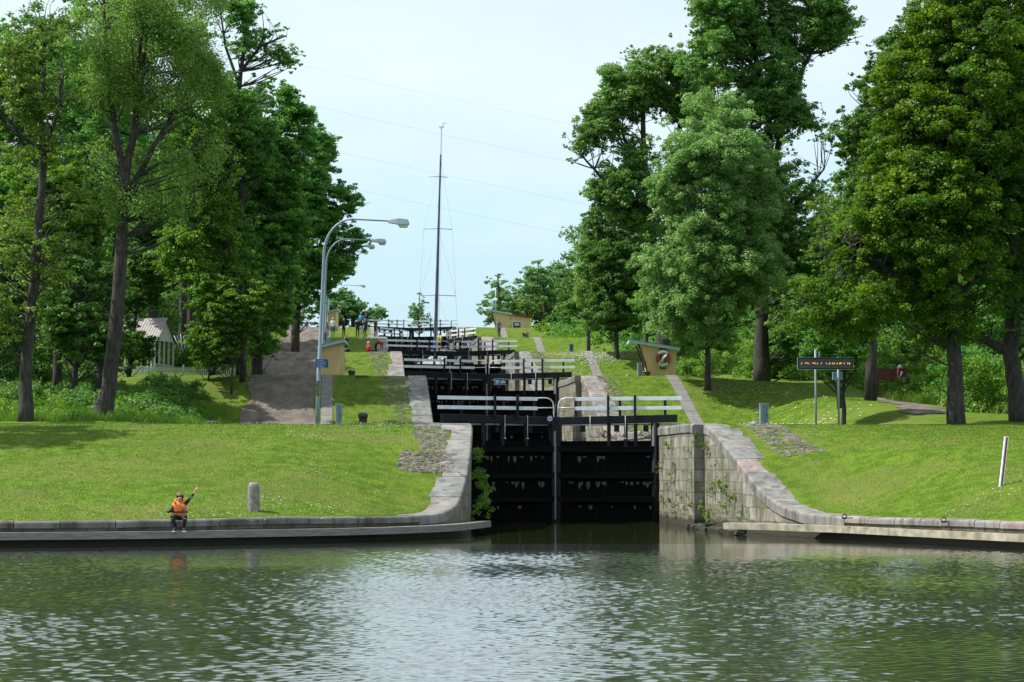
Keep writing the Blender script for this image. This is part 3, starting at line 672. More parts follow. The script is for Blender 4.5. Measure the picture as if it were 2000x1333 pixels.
mb = MB(); mb.bar((.09, y - .006, .07), (.24, y - .006, -.08), .004, .02); disc(mb, (.16, y - .01, -.01), .035, .005, 12); mb.build('camera_lens', M_darksign, e)
# driftwood on the lowest gate
mb = MB(); r = random.Random(2)
for i in range(26):
    a = Vector((r.uniform(3.2, 5.7), 81.2 + r.uniform(-.1, .3), 3.36 + r.uniform(0, .12))); mb.tube([a, a + Vector((r.uniform(-.4, .4), r.uniform(-.1, .1), r.uniform(0, .3)))], r.uniform(.008, .02), 5)
tag(mb.build('driftwood', M_debris), 'tangle of dark twigs caught on top of the lowest gate', 'twigs', kind='stuff')

# ------------------------------------------------------------------ street lamps
def lamp():
    e = empty('street_lamp', (0, 0, 0))
    mb = MB(); pts = [(0, 0, -.2), (.05, 0, 2.6), (.052, 0, 2.62), (.22, 0, 6.9)]; rr = [.10, .09, .078, .063]
    R = 1.2; 
    for i in range(9):
        a = math.pi / 2 * i / 8; pts.append((.24 + R * (1 - math.cos(a)), 0, 7.45 + R * 1.22 * math.sin(a))); rr.append(.063 - .027 * i / 8)
    pts.append((3.0, 0, 8.83)); rr.append(.032); mb.tube(pts, rr, 12); mb.build('pole', M_lampgrey, e)
    mb = MB(); mb.box((.0, -.12, 1.75), (.2, .04, .62)); mb.build('access_door', mat('rust_patch', (.16, .15, .12), .8, .4, 9), e)
    mb = MB(); v = []
    for x, w_, zt, zb in ((2.93, .06, 8.87, 8.75), (3.3, .15, 8.93, 8.70), (3.35, .16, 8.94, 8.68), (3.75, .16, 8.90, 8.67), (3.83, .12, 8.80, 8.68)):
        v += [(x, -w_, zb), (x, w_, zb), (x, w_ * .8, zt), (x, -w_ * .8, zt)]
    mb.add(v, [(i * 4 + j, i * 4 + (j + 1) % 4, (i + 1) * 4 + (j + 1) % 4, (i + 1) * 4 + j) for i in range(4) for j in range(4)] + [(3, 2, 1, 0), (16, 17, 18, 19)])
    hd = mb.build('lamp_head', M_galv, e, bevel=.01)
    mb = MB(); v = [(x, y, z) for z, a, b, w_ in ((8.68, 3.36, 3.8, .14), (8.55, 3.43, 3.74, .10)) for x, y in ((a, -w_), (b, -w_), (b, w_), (a, w_))]
    mb.add(v, [(0, 1, 5, 4), (1, 2, 6, 5), (2, 3, 7, 6), (3, 0, 4, 7), (4, 5, 6, 7)]); mb.build('lamp_glass', M_glass, hd); return e
L0 = lamp()
lampspec = [(84.0, 620, 0, 'tallest looking arched street lamp with the blue sign strapped to its pole'), (119.5, 628, 0, 'second arched street lamp just behind the one with the blue sign'),
            (154.5, 634, .15, 'third arched street lamp with its head against the leaves'), (189, 639, .1, 'fourth arched street lamp with its arm among the branches'), (262, 656, .3, 'small farthest street lamp with its head below the branches')]
for i, (Y, px, dz, lab) in enumerate(lampspec):
    o = L0 if i == 0 else copy_tree(L0); x = (px - 1000) / F * Y; zz = gz(x, Y)
    o.location = (x, Y, zz + dz)
    tag(o, lab, 'street lamp', 'arched street lamps along the gravel path')
# blue sign on the first lamp
p = P(627.5, 710, 83.75)
e = empty('blue_notice', p, math.radians(6), 'blue notice board with white writing fixed to the first lamp pole', 'sign')
mb = MB(); mb.box((-.02, 0, 0), (.44, .02, .35)); mb.build('front_panel', M_bluesign, e)
mb = MB(); mb.box((.235, .09, -.01), (.03, .22, .34), rz=.35); mb.build('side_panel', mat('blue_sign_edge', (.005, .025, .07), .5, .1), e)
mb = MB()
for t_, s_, z, x in (('Livsfara', .075, .115, -.03), ('Det är förenat med', .05, .045, -.02), ('livsfara att beträda', .05, -.02, -.02), ('slussportarna', .05, -.08, -.05), ('Kanalbolaget', .04, -.135, .02)):
    vs, fs = text_mesh(t_, s_); mb.add([(v.x + x, -.012 - v.z, v.y + z) for v in vs], fs)
mb.build('lettering', M_signwhite, e)

# ------------------------------------------------------------------ huts
def board_mat():
    m = bpy.data.materials.new('tan_boards'); m.use_nodes = True; nt = m.node_tree; b = nt.nodes['Principled BSDF']; b.inputs['Roughness'].default_value = .8
    tc = nt.nodes.new('ShaderNodeTexCoord'); n = nt.nodes.new('ShaderNodeTexNoise'); n.inputs['Scale'].default_value = 2; n.inputs['Detail'].default_value = 7
    mp = nt.nodes.new('ShaderNodeMapping'); mp.inputs['Scale'].default_value = (2, 2, .4); nt.links.new(tc.outputs['Object'], mp.inputs[0]); nt.links.new(mp.outputs[0], n.inputs['Vector'])
    r = nt.nodes.new('ShaderNodeValToRGB'); r.color_ramp.elements[0].position = .3; r.color_ramp.elements[1].position = .7; r.color_ramp.elements[0].color = (.56, .41, .20, 1); r.color_ramp.elements[1].color = (.72, .55, .29, 1)
    nt.links.new(n.outputs['Fac'], r.inputs[0]); nt.links.new(r.outputs[0], b.inputs['Base Color']); return m
M_tan = board_mat()
def boarded(mb, poly, y, x0, x1, w=.125):
    """vertical boards in front of a wall: poly (x,z) convex outline; each board is its own strip 12 mm proud"""
    def zr(x):
        zs = []
        n = len(poly)
        for i in range(n):
            (a, za), (b, zb) = poly[i], poly[(i + 1) % n]
            if (a - x) * (b - x) <= 0 and abs(a - b) > 1e-6: zs.append(za + (zb - za) * (x - a) / (b - a))
        return (min(zs), max(zs)) if zs else None
    x = x0
    while x < x1 - .02:
        e = min(x + w, x1); g = .008; a = zr(x + g); b = zr(e - g)
        if a and b:
            mb.add([(x + g, y, a[0]), (e - g, y, b[0]), (e - g, y, b[1]), (x + g, y, a[1]), (x + g, y + .02, a[0]), (e - g, y + .02, b[0]), (e - g, y + .02, b[1]), (x + g, y + .02, a[1])], [(0, 1, 2, 3), (0, 4, 5, 1), (3, 2, 6, 7), (1, 5, 6, 2), (0, 3, 7, 4)])
        x = e
def hut(Y, poly_px, roof_px, plinth_px, depth, label, post=None, rth=.16):
    """poly in photo pixels on the front plane at depth Y"""
    c = P(sum(p[0] for p in poly_px) / len(poly_px), poly_px[0][1], Y); zb = min(P(a, b, Y).z for a, b in poly_px)
    base = Vector((c.x, Y, zb)); e = empty('lock_hut', base, label=label, cat='hut', group=None)
    L = lambda a, b: ((P(a, b, Y) - base).x, (P(a, b, Y) - base).z)
    poly = [L(*q) for q in poly_px]
    if sum(poly[i][0] * poly[(i + 1) % len(poly)][1] - poly[(i + 1) % len(poly)][0] * poly[i][1] for i in range(len(poly))) < 0: poly = poly[::-1]
    mb = MB(); mb.prism(poly, .03, depth); boarded(mb, poly, .0, min(p[0] for p in poly), max(p[0] for p in poly)); mb.build('wall', M_tan, e)
    (ax, az), (bx, bz) = L(*roof_px[0]), L(*roof_px[1])
    mb = MB(); d = Vector((bx - ax, 0, bz - az)).normalized(); n = Vector((-d.z, 0, d.x)); 
    if n.z < 0: n = -n
    pp = [(ax, az), (bx, bz), (bx - n.x * rth, bz - n.z * rth), (ax - n.x * rth, az - n.z * rth)]
    mb.prism(pp, -.22, depth + .22); rf = mb.build('roof', M_roof, e)
    mb = MB(); pp = [(ax - .03 + n.x * .02, az + n.z * .02), (bx + .03 + n.x * .02, bz + n.z * .02), (bx + .03 + n.x * .004, bz + n.z * .004), (ax - .03 + n.x * .004, az + n.z * .004)]; mb.prism(pp, -.26, depth + .26); mb.build('roof_sheet', M_galv, rf)
    a, b_ = L(*plinth_px[0]), L(*plinth_px[1]); zz = min(a[1], b_[1]) - .3
    mb = MB(); mb.box(((a[0] + b_[0]) / 2, depth / 2 + .02, (a[1] + zz) / 2), (b_[0] - a[0], depth - .06, a[1] - zz)); mb.build('plinth', M_bluegrey, e)
    if post:
        (a0, a1), (b0, b1) = L(*post[0]), L(*post[1]); mb = MB(); mb.bar((a0, .1, a1), (b0, .1, b1), .10, .14, up=(0, 1, 0)); mb.build('post', M_brown, e)
        mb = MB(); mb.bar((a0, depth - .1, a1), (b0, depth - .1, b1), .10, .14, up=(0, 1, 0)); mb.build('post', M_brown, e)
    return e
hut(113, [(1268, 739), (1321, 739), (1321, 684), (1254, 674)], [(1229, 664), (1328, 680)], [(1269, 739), (1320, 739)], 2.1, 'tan boarded lock hut with a lifebuoy on its side wall', post=[(1247, 672), (1265, 727)])
hut(110, [(625, 734), (666.5, 734), (666.5, 670), (625, 677)], [(617, 677), (672, 663)], [(627, 734), (665, 734)], 2.3, 'tan boarded lock hut standing just behind the first lamp pole')
hut(181, [(640, 637), (656.5, 637), (656.5, 607), (640, 610)], [(637, 610), (660, 603)], [(641, 637), (656, 637)], 2.5, 'small distant tan hut behind the person in the white shirt', rth=.12)
e5 = hut(214, [(970, 645), (997, 645), (997, 611), (962, 607)], [(951, 604), (1001, 613)], [(972, 645), (997, 645)], 3.0, 'distant tan hut with a red roofed annexe and brown door', post=[(960, 606), (969, 640)])
base = e5.location; L = lambda a, b, Y=214: ((P(a, b, Y) - base).x, (P(a, b, Y) - base).z)
poly = [L(998, 646), L(1038, 646), L(1038, 620), L(998, 614)]; mb = MB(); mb.prism([poly[0], poly[1], poly[2], poly[3]], .1, 3.0); boarded(mb, poly, .07, poly[0][0], poly[1][0], .2); mb.build('annexe', M_tan, e5)
a, b_ = L(997, 612), L(1042, 619); mb = MB(); mb.prism([a, b_, (b_[0], b_[1] - .16), (a[0], a[1] - .16)], -.2, 3.2); mb.build('annexe_roof', mat('red_roof', (.16, .035, .03), .7, .2), e5)
a, b_ = L(1000, 646), L(1019, 627); mb = MB(); mb.box(((a[0] + b_[0]) / 2, .05, (a[1] + b_[1]) / 2), (b_[0] - a[0], .05, b_[1] - a[1])); d_ = mb.build('door_frame', M_offwhite, e5)
a, b_ = L(1002.5, 646), L(1016.5, 630); mb = MB(); mb.box(((a[0] + b_[0]) / 2, .01, (a[1] + b_[1]) / 2), (b_[0] - a[0], .05, b_[1] - a[1])); d_ = mb.build('door', M_redwood, e5)
a, b_ = L(1005.5, 636.5), L(1014, 632); mb = MB(); mb.box(((a[0] + b_[0]) / 2, -.02, (a[1] + b_[1]) / 2), (b_[0] - a[0], .02, b_[1] - a[1])); mb.build('pane', M_glass, d_)

# lifebuoys
def lifebuoy(p, rz, label, sc=1.0):
    e = empty('lifebuoy', p, rz, label, 'lifebuoy'); R, r_ = .345 * sc, .075 * sc; n = 40
    for nm, seg, m in (('white_band', ((.19, .33), (.66, .85)), None),):
        pass
    def arc(a0, a1, name, m):
        mb = MB(); pts = [(R * math.cos(a0 + (a1 - a0) * i / 14), 0, R * 1.12 * math.sin(a0 + (a1 - a0) * i / 14)) for i in range(15)]; mb.tube(pts, r_, 12); return mb.build(name, m, e)
    d = math.radians
    arc(d(42), d(138), 'white_band', M_white); lw = arc(d(222), d(318), 'white_band', M_white); arc(d(138), d(222), 'red_band', M_red); arc(d(-42), d(42), 'red_band', M_red)
    mb = MB()
    for i, ch in enumerate('GÖTA KANAL'):
        if ch == ' ': continue
        a = d(232 + 9.5 * (i + .5) - 4); vs, fs = text_mesh(ch, .07 * sc); th = a + math.pi / 2
        mb.add([(R * math.cos(a) + v.x * math.cos(th) - v.y * math.sin(th), -r_ - .004 - v.z, R * 1.12 * math.sin(a) + v.x * math.sin(th) + v.y * math.cos(th)) for v in vs], fs)
    mb.build('lettering', mat('navy_ink', (.03, .06, .2), .6, .1), lw)
    mb = MB(); mb.tube([(R * 1.28 * math.cos(a), .0, R * 1.35 * math.sin(a)) for a in [2 * math.pi * i / 24 for i in range(25)]], .010, 5); mb.build('grab_line', M_offwhite, e)
    mb = MB(); mb.tube([(-.2 * sc, -.07, -.27 * sc), (-.12 * sc, -.08, -.16 * sc), (-.02 * sc, -.09, -.04 * sc)], [.03, .03, .05], 8); mb.tube([(-.02 * sc, -.09, -.04 * sc), (.17 * sc, -.09, .17 * sc), (.2 * sc, -.09, .22 * sc)], [.075, .075, .04], 8); mb.build('line_bag', M_white, e)
    mb = MB()
    for s_ in (-1, 1):
        mb.box((s_ * .13 * sc, .07, 0), (.05, .04, 1.16 * sc))
    mb.box((0, .07, .56 * sc), (.34, .04, .04)); mb.box((0, .07, -.56 * sc), (.34, .04, .04)); mb.build('rack', M_black, e); return e
lifebuoy(P(1295, 700.5, 112.85), 0, 'red and white lifebuoy on a black rack on the tan hut wall')
# hut side furniture
def barrel(p, r_, h, label):
    mb = MB(); n = 12; e = empty('wooden_bin', p, label=label, cat='bin')
    for i in range(n):
        a = 2 * math.pi * i / n; mb.box((r_ * math.cos(a), r_ * math.sin(a), h / 2), (.03, 2 * r_ * math.tan(math.pi / n) - .01, h), rz=a)
    mb.build('staves', M_brown, e); m2 = MB(); m2.lathe([(r_ + .03, h * .86), (r_ + .035, h * .9), (r_ + .035, h), (r_ - .04, h), (r_ - .04, h * .5), (0, h * .5)], n=20); m2.build('rim', M_iron, e)
barrel((P(1262, 742, 112.2).x, 112.2, gz(P(1262, 742, 112.2).x, 112.2) - .02), .21, .46, 'low round wooden bin beside the slanted hut post')

def cabinet(px, D, w_, h, label, m, open_=False):
    x = (px - 1000) / F * D; e = empty('power_post', (x, D, gz(x, D)), label=label, cat='power post', group='grey electric posts along the banks')
    mb = MB(); mb.box((0, 0, h / 2 - .1), (w_, .3, h + .2)); mb.build('body', m, e, bevel=.01)
    mb = MB(); mb.box((0, 0, h + .015), (w_ + .04, .34, .03)); mb.build('cap', M_galv, e)
    mb = MB(); mb.box((w_ * .08, -.155, h / 2 + .03), (w_ * .55, .012, h * .86)); dr = mb.build('door', mat('post_door', (.13, .2, .25), .5, .1), e)
    if open_:
        for i in range(4): m2 = MB(); m2.box((0, -.17, h * (.2 + .19 * i)), (w_ * .4, .03, .09)); m2.build('socket', M_black, e)
    else:
        m2 = MB(); m2.box((w_ * .28, -.17, h * .55), (.03, .02, .09)); m2.build('handle', M_black, dr)
    return e
cabinet(662, 85.5, .26, 1.14, 'blue-grey electric post beside the black iron bollard', M_bluegrey)
cabinet(1249.5, 112.5, .25, .92, 'pale electric post between the round stone and the wooden bin', M_galv)
cabinet(1492, 81, .34, 1.02, 'blue-grey electric post beside the rounded stone on the wide lawn', M_bluegrey)
cabinet(1116, 147.5, .34, .84, 'dark fronted electric post with a column of sockets on the daisy slope', M_lampgrey, True)
cabinet(1030, 181.5, .3, .8, 'small grey electric post beside the brown dog', M_galv)

def bollard_iron(px, D, r_, h, label):
    x = (px - 1000) / F * D; mb = MB(); mb.lathe([(r_ * .92, -.2), (r_ * .92, h * .1), (r_ * .88, h * .5), (r_ * .92, h * .6), (r_ * 1.08, h * .68), (r_ * 1.12, h * .8), (r_ * 1.05, h * .9), (r_ * .8, h * .97), (r_ * .4, h * 1.01), (0, h * 1.02)], n=24)
    return tag(mb.build('mooring_bollard', M_iron, loc=(x, D, gz(x, D))), label, 'bollard', 'black iron mooring bollards')
bollard_iron(709, 80.5, .18, .62, 'largest black iron bollard on the crest above the front lawn')
bollard_iron(686.5, 110, .19, .44, 'middle black iron bollard on the grass next to the tan hut')
bollard_iron(678, 146, .22, .5, 'farthest black iron bollard at the feet of the dark dressed pair')
def stone(px, D, r_, h, label, py=None, lean=0):
    x = (px - 1000) / F * D; r = random.Random(int(px)); mb = MB()
    prof = [(r_ * 1.02, -.15), (r_ * 1.03, h * .1), (r_ * .98, h * .4), (r_ * 1.0, h * .7), (r_ * .98, h * .84), (r_ * .85, h * .93), (r_ * .55, h * .985), (0, h)]
    if h < .6: prof = [(r_ * .95, -.15), (r_ * 1.02, h * .2), (r_ * 1.0, h * .5), (r_ * .85, h * .75), (r_ * .55, h * .93), (0, h)]
    mb.lathe(prof, n=22); mb.v = [(a * (1 + .04 * math.sin(c * 9 + a * 6)) + lean * c, b * (1 + .04 * math.sin(c * 7 + b * 9)), c) for a, b, c in mb.v]
    return tag(mb.build('stone_bollard', M_stonegrey, loc=(x, D, gz(x, D))), label, 'bollard')
stone(497.5, 58.2, .175, .83, 'tall round topped granite bollard on the front lawn beside the child', lean=-.02)
stone(1227, 112.2, .15, .32, 'small rounded stone on the grass near the lifebuoy hut')
stone(1474, 80.6, .18, .34, 'small rounded stone beside the electric post on the wide lawn')
stone(1108, 147.2, .16, .08, 'flat grey stone by the electric post with sockets')
# black cable lying along the crest, drain grate
mb = MB(); mb.tube([(x, 80.0, gz(x, 80) + .03) for x in np.linspace(-6.9, -3.6, 12)], .018, 6); tag(mb.build('cable', M_black), 'thin black chain lying across the grass crest beside the iron bollard', 'chain')
mb = MB(); x0 = (713 - 1000) / F * 109.5
for i in range(7): mb.box((i * .1 - .3, 0, .0), (.03, .5, .06))
for s_ in (-1, 1): mb.box((0, s_ * .24, 0), (.66, .04, .07))
tag(mb.build('drain_grate', M_iron, loc=(x0, 107.2, gz(x0, 107.2) + .04)), 'dark iron grate set in the grass below the middle bollard', 'grate')

# mooring rings on the front copings
def ring(x, y, z, label):
    mb = MB(); mb.tube([(.07 * math.cos(a), .02, .06 + .07 * math.sin(a)) for a in [2 * math.pi * i / 14 for i in range(15)]], .016, 6); mb.box((0, .02, .01), (.12, .07, .05)); mb.box((.14, .02, .015), (.22, .05, .03))
    tag(mb.build('mooring_ring', M_iron, loc=(x, y, z)), label, 'mooring ring', 'iron mooring rings on the stone copings')
p = P(1656, 1014, 59.0); ring(p.x - .05, 59.3, .66, 'iron mooring ring on the pale quay near the flared wing wall')
p = P(1848, 1019, 54.8); ring(p.x, 55.1, .66, 'iron mooring ring on the pale quay nearest the marker pole')
p = P(816, 815, 80); ring(cx(86) - 4.4, 86, gz(cx(86) - 4.6, 86) + .05, 'iron mooring ring on the coping by the lowest gate, gravel path side')
ring(cx(98) - 4.5, 98, gz(cx(98) - 4.6, 98) + .05, 'iron mooring ring halfway up the coping by the hut and lamp')

# red and white marker pole
p = P(1955, 988, 58.5); x = p.x; e = empty('marker_pole', (x, 58.5, gz(x, 58.5)), math.radians(5), 'leaning white marker pole with a red stripe on the front lawn', 'marker pole')
mb = MB(); mb.bar((0, 0, -.1), (.20, 0, 1.44), .115, .10); mb.build('post', M_white, e, bevel=.01); mb = MB(); mb.bar((.015, -.055, .0), (.198, -.055, 1.42), .004, .045, up=(1, 0, 0)) ; mb.build('red_stripe', mat('dark_red', (.22, .01, .03), .5, .05), e)

# ------------------------------------------------------------------ LED sign
D = 80.5; xa = P(1558, 0, D).x; cxs = P(1612, 710.5, D)
e = empty('led_sign', (cxs.x, D, gz(cxs.x, D)), label='wide electronic message board with amber characters on two thin poles', cat='sign')
zc = cxs.z - gz(cxs.x, D); Wd, Hd = 108 / S(D), 22.5 / S(D)
mb = MB(); mb.box((0, .05, zc), (Wd, .14, Hd)); mb.build('casing', M_black, e, bevel=.008)
mb = MB(); 
for z_ in (zc - Hd / 2 - .004, zc + Hd / 2 + .004): mb.box((0, .0, z_), (Wd + .03, .1, .014))
for x_ in (-Wd / 2 - .004, Wd / 2 + .004): mb.box((x_, 0, zc), (.014, .1, Hd))
mb.build('frame', M_galv, e)
mb = MB(); mb.box((0, -.03, zc), (Wd - .1, .02, Hd - .08)); scn = mb.build('screen', M_screen, e)
mb = MB(); y = -.044
# strokes traced from the half-refreshed characters: (x0,x1,z0,z1) in photo pixels relative to the screen
for x0_, x1_, y0_, y1_ in [(1564.6, 1566, 708.8, 712), (1571.5, 1578.5, 709, 710.3), (1578.5, 1580, 710.6, 712), (1586, 1592.5, 709, 710.3), (1592.5, 1594, 710.6, 712), (1596, 1597, 708.8, 712), (1603.2, 1604.4, 708.8, 712), (1613.2, 1614.4, 708.8, 712), (1616.8, 1618.2, 711, 712), (1619.6, 1621.4, 708.8, 712), (1625, 1626.4, 708.8, 712), (1628.4, 1630.2, 708.8, 712), (1634, 1635.4, 708.8, 712), (1638.8, 1641.4, 709, 712), (1641.4, 1644, 708.8, 710.4), (1648, 1649.2, 708.8, 712), (1654.8, 1656.2, 708.8, 712), (1658, 1660, 708.8, 712)]:
    a = P(x0_, y0_, D); b_ = P(x1_, y1_, D); gx = .024; nx_ = max(1, round((b_.x - a.x) / .03)); nz_ = max(1, round((a.z - b_.z) / .03))
    for i in range(nx_):
        for j in range(nz_):
            xx = a.x + (b_.x - a.x) * (i + .5) / nx_ - cxs.x; zz = a.z + (b_.z - a.z) * (j + .5) / nz_ - gz(cxs.x, D); mb.box((xx, y, zz), ((b_.x - a.x) / nx_ * .85, .006, (a.z - b_.z) / nz_ * .85))
mb.build('characters', M_amber, scn)
for px, zt in ((1592.5, 684), (1637, 698)):
    a = P(px, zt, D + .16); mb = MB(); mb.tube([(a.x - cxs.x, .16, -.2), (a.x - cxs.x, .16, a.z - gz(cxs.x, D))], .045, 10); mb.build('pole', M_lampgrey, e)
mb = MB(); mb.box((P(1592.5, 0, D).x - cxs.x + .03, .12, zc + Hd / 2 + .15), (.08, .06, .22)); mb.build('sensor', M_galv, e)
p = P(1636, 735, 80.9); e = empty('small_box', p, label='small blue-grey box mounted behind the message board pole', cat='box'); mb = MB(); mb.box((0, 0.02, 0), (.42, .12, .32)); mb.build('case', M_bluegrey, e, bevel=.01); mb = MB(); mb.box((.09, -.045, -.04), (.2, .01, .16)); mb.build('label_plate', M_lampgrey, e)

# ------------------------------------------------------------------ red notice fence with lifebuoy (right), red board far
D = 102; p = P(1740, 732, D); zb = gz(p.x, D); e = empty('wooden_rack', (p.x, D, zb), math.radians(-35), 'dark red slatted board on two posts with a lifebuoy at one end', 'slatted board')
h0 = p.z - zb; mb = MB()
for i in range(18): mb.box((-.75 + i * .088, 0, h0), (.075, .03, .55))
mb.build('slats', M_redwood, e); mb = MB(); mb.box((0, 0, h0 + .29), (1.65, .06, .03)); mb.build('top_rail', M_brown, e)
for s_ in (-1, 1): mb = MB(); mb.box((s_ * .8, .03, h0 / 2), (.1, .1, h0 + .65)); mb.build('post', M_redwood, e)
lifebuoy(P(1757.5, 728, D - .3), math.radians(62), 'red and white lifebuoy on the dark red slatted board', .85)
D = 200; p = P(1123, 633, D); e = empty('red_board', (p.x, D, gz(p.x, D)), math.radians(38), 'small bright red board on a post at the edge of the bushes', 'board')
h0 = p.z - gz(p.x, D); mb = MB(); mb.box((0, 0, h0), (.62, .04, .55)); mb.build('panel', M_red, e); mb = MB(); mb.box((.32, .03, h0 / 2 + .1), (.08, .08, h0 + .9)); mb.build('post', M_brown, e)
# plank bench stub by the gravel path
p = P(414, 808, 84); e = empty('low_bench', (p.x, 84, gz(p.x, 84)), math.radians(-20), 'low weathered plank bench in the long grass beside the gravel path', 'bench')
mb = MB(); mb.box((0, 0, .42), (.5, .25, .05)); mb.build('seat', M_grey, e); mb = MB(); mb.box((.25, 0, .2), (.6, .2, .06), ry=.35); mb.build('leg', M_brown, e)

# ------------------------------------------------------------------ flagpole by the far hut, red parasol
p = P(968, 645, 212); e = empty('flagpole', (p.x, 212, gz(p.x, 212)), label='thin bare flagpole standing in front of the distant tan hut', cat='flagpole'); top = P(968, 563, 212).z - gz(p.x, 212)
mb = MB(); mb.tube([(0, 0, 0), (0, 0, top)], [.045, .025], 8); mb.build('pole', M_galv, e); mb = MB(); mb.lathe([(0, .1), (.06, .05), (0, 0)], (0, 0, top - .02), 8); mb.build('finial', M_white, e)
p = P(574, 640, 216); e = empty('parasol', (p.x, 216, gz(p.x, 216)), label='folded bright red parasol at the top of the gravel path', cat='parasol'); z0 = P(574, 641, 216).z - gz(p.x, 216)
mb = MB(); n = 16; prof = [(.30, .25), (.34, .45), (.26, .8), (.18, 1.1), (.08, 1.35), (0, 1.42)]; mb.lathe(prof, (0, 0, z0), n); mb.v = [(x_ * (1 + .25 * math.sin(5 * math.atan2(y_, x_))), y_ * (1 + .25 * math.sin(5 * math.atan2(y_, x_))), z_) for x_, y_, z_ in mb.v]; mb.build('canopy', M_red, e)
mb = MB(); mb.tube([(0, 0, -.1), (0, 0, z0 + .4)], .025, 8); mb.build('pole', M_white, e)

# ------------------------------------------------------------------ garden pavilion, flags, picket fence
D = 121; a = P(327, 740, D); zg = a.z
e = empty('garden_pavilion', (a.x, D, zg), math.radians(-14), 'small white open pavilion with a grey corrugated roof among the trees', 'pavilion')
Lr, half, zr_, ze = 3.6, 1.35, P(327, 621, D).z - zg, P(327, 667, D).z - zg
mb = MB(); n = 60
for s_ in (-1, 1):
    vs = []
    for i in range(n + 1):
        x = -Lr + Lr * i / n; dz = .018 * math.sin(i * math.pi / 1.5); vs += [(x, 0, zr_ + dz), (x, s_ * (half + .25), ze - .05 + dz)]
    mb.add(vs, [(2 * i, 2 * i + 2, 2 * i + 3, 2 * i + 1) for i in range(n)])
mb.build('roof', mat('corrugated_roof', (.26, .24, .235), .6, .15, 3), e)
for x in (-Lr + .2, -.25):
    mb = MB(); mb.add([(x, -half, ze), (x, half, ze), (x, 0, zr_ - .08), (x + .06, -half, ze), (x + .06, half, ze), (x + .06, 0, zr_ - .08)], [(0, 2, 1), (3, 4, 5), (0, 1, 4, 3), (1, 2, 5, 4), (2, 0, 3, 5)]); mb.build('gable', M_offwhite, e)
for x, y in ((-.25, -half), (-.45, -half), (-.25, half), (-.25, 0), (-.25, -half * .5), (-.25, half * .5), (-.7, -half), (-1.1, -half), (-Lr + .2, -half), (-Lr + .2, half), (-1.9, -half)):
    mb = MB(); mb.box((x, y, ze / 2), (.1, .1, ze)); mb.build('post', M_offwhite, e)
mb = MB()
for i in range(14): mb.box((-.3, -half + .1 + i * .19, .42), (.03, .07, .8))
mb.box((-.3, 0, .84), (.06, 2 * half, .06)); mb.build('railing', M_offwhite, e)
mb = MB(); mb.box((-1.9, -half, .4), (3.2, .04, .55)); mb.build('side_panel', M_offwhite, e)
# flags
def flag(px, py, D, w_, h, rz, tilt, label):
    p = P(px, py, D); e = empty('swedish_flag', p, rz, label, 'flag'); mb = MB(); n = 12; m = 10
    def pt(u, v): x = u * w_; z = -v * h; return (x * math.cos(tilt) + z * math.sin(tilt), .05 * math.sin(u * 6), -x * math.sin(tilt) + z * math.cos(tilt))
    for i in range(16):
        for j in range(10):
            yel = 5 <= i < 7 or 4 <= j < 6; mb.add([pt(i / 16, j / 10), pt((i + 1) / 16, j / 10), pt((i + 1) / 16, (j + 1) / 10), pt(i / 16, (j + 1) / 10)], [(0, 1, 2, 3)], 1 if yel else 0)
    o = mb.build('cloth', [M_flagblue, M_flagyellow], e)
    mb = MB(); s_ = Vector(pt(0, 1)); t_ = Vector(pt(0, 0)); mb.tube([s_ + (s_ - t_) * .2, t_ + (t_ - s_) * .15], .015, 6); mb.build('staff', M_white, e)
flag(341, 659, 120.0, .42, .72, 0, -.45, 'blue and yellow cross flag nearer the pavilion gable')
flag(353, 657, 119.8, .36, .78, .1, -.15, 'blue and yellow cross flag hanging on the outer side, away from the gable')
# fence
mb = MB(); mp_ = MB(); D = 117; x0, x1 = P(252, 0, D).x, P(479, 0, D).x; e = empty('picket_fence', (x0, D, 0), label='low white picket fence in front of the garden pavilion', cat='fence')
zf = lambda x: P(300, 741, D).z + .06 + (x - x0) * -.012
x = x0
while x < x1:
    mb.box((x - x0, 0, zf(x) + .33), (.07, .022, .74)); x += .125
mb.build('pickets', M_offwhite, e)
mb = MB()
for h in (.16, .56): mb.bar((0, .03, zf(x0) + h), (x1 - x0, .03, zf(x1) + h), .03, .07)
mb.build('rail', M_offwhite, e)
for q in (0, .25, .5, .75, 1): mb = MB(); xx = (x1 - x0) * q; mb.box((xx, .06, zf(x0 + xx) + .25), (.1, .1, 1.2)); mb.build('fence_post', M_offwhite, e)

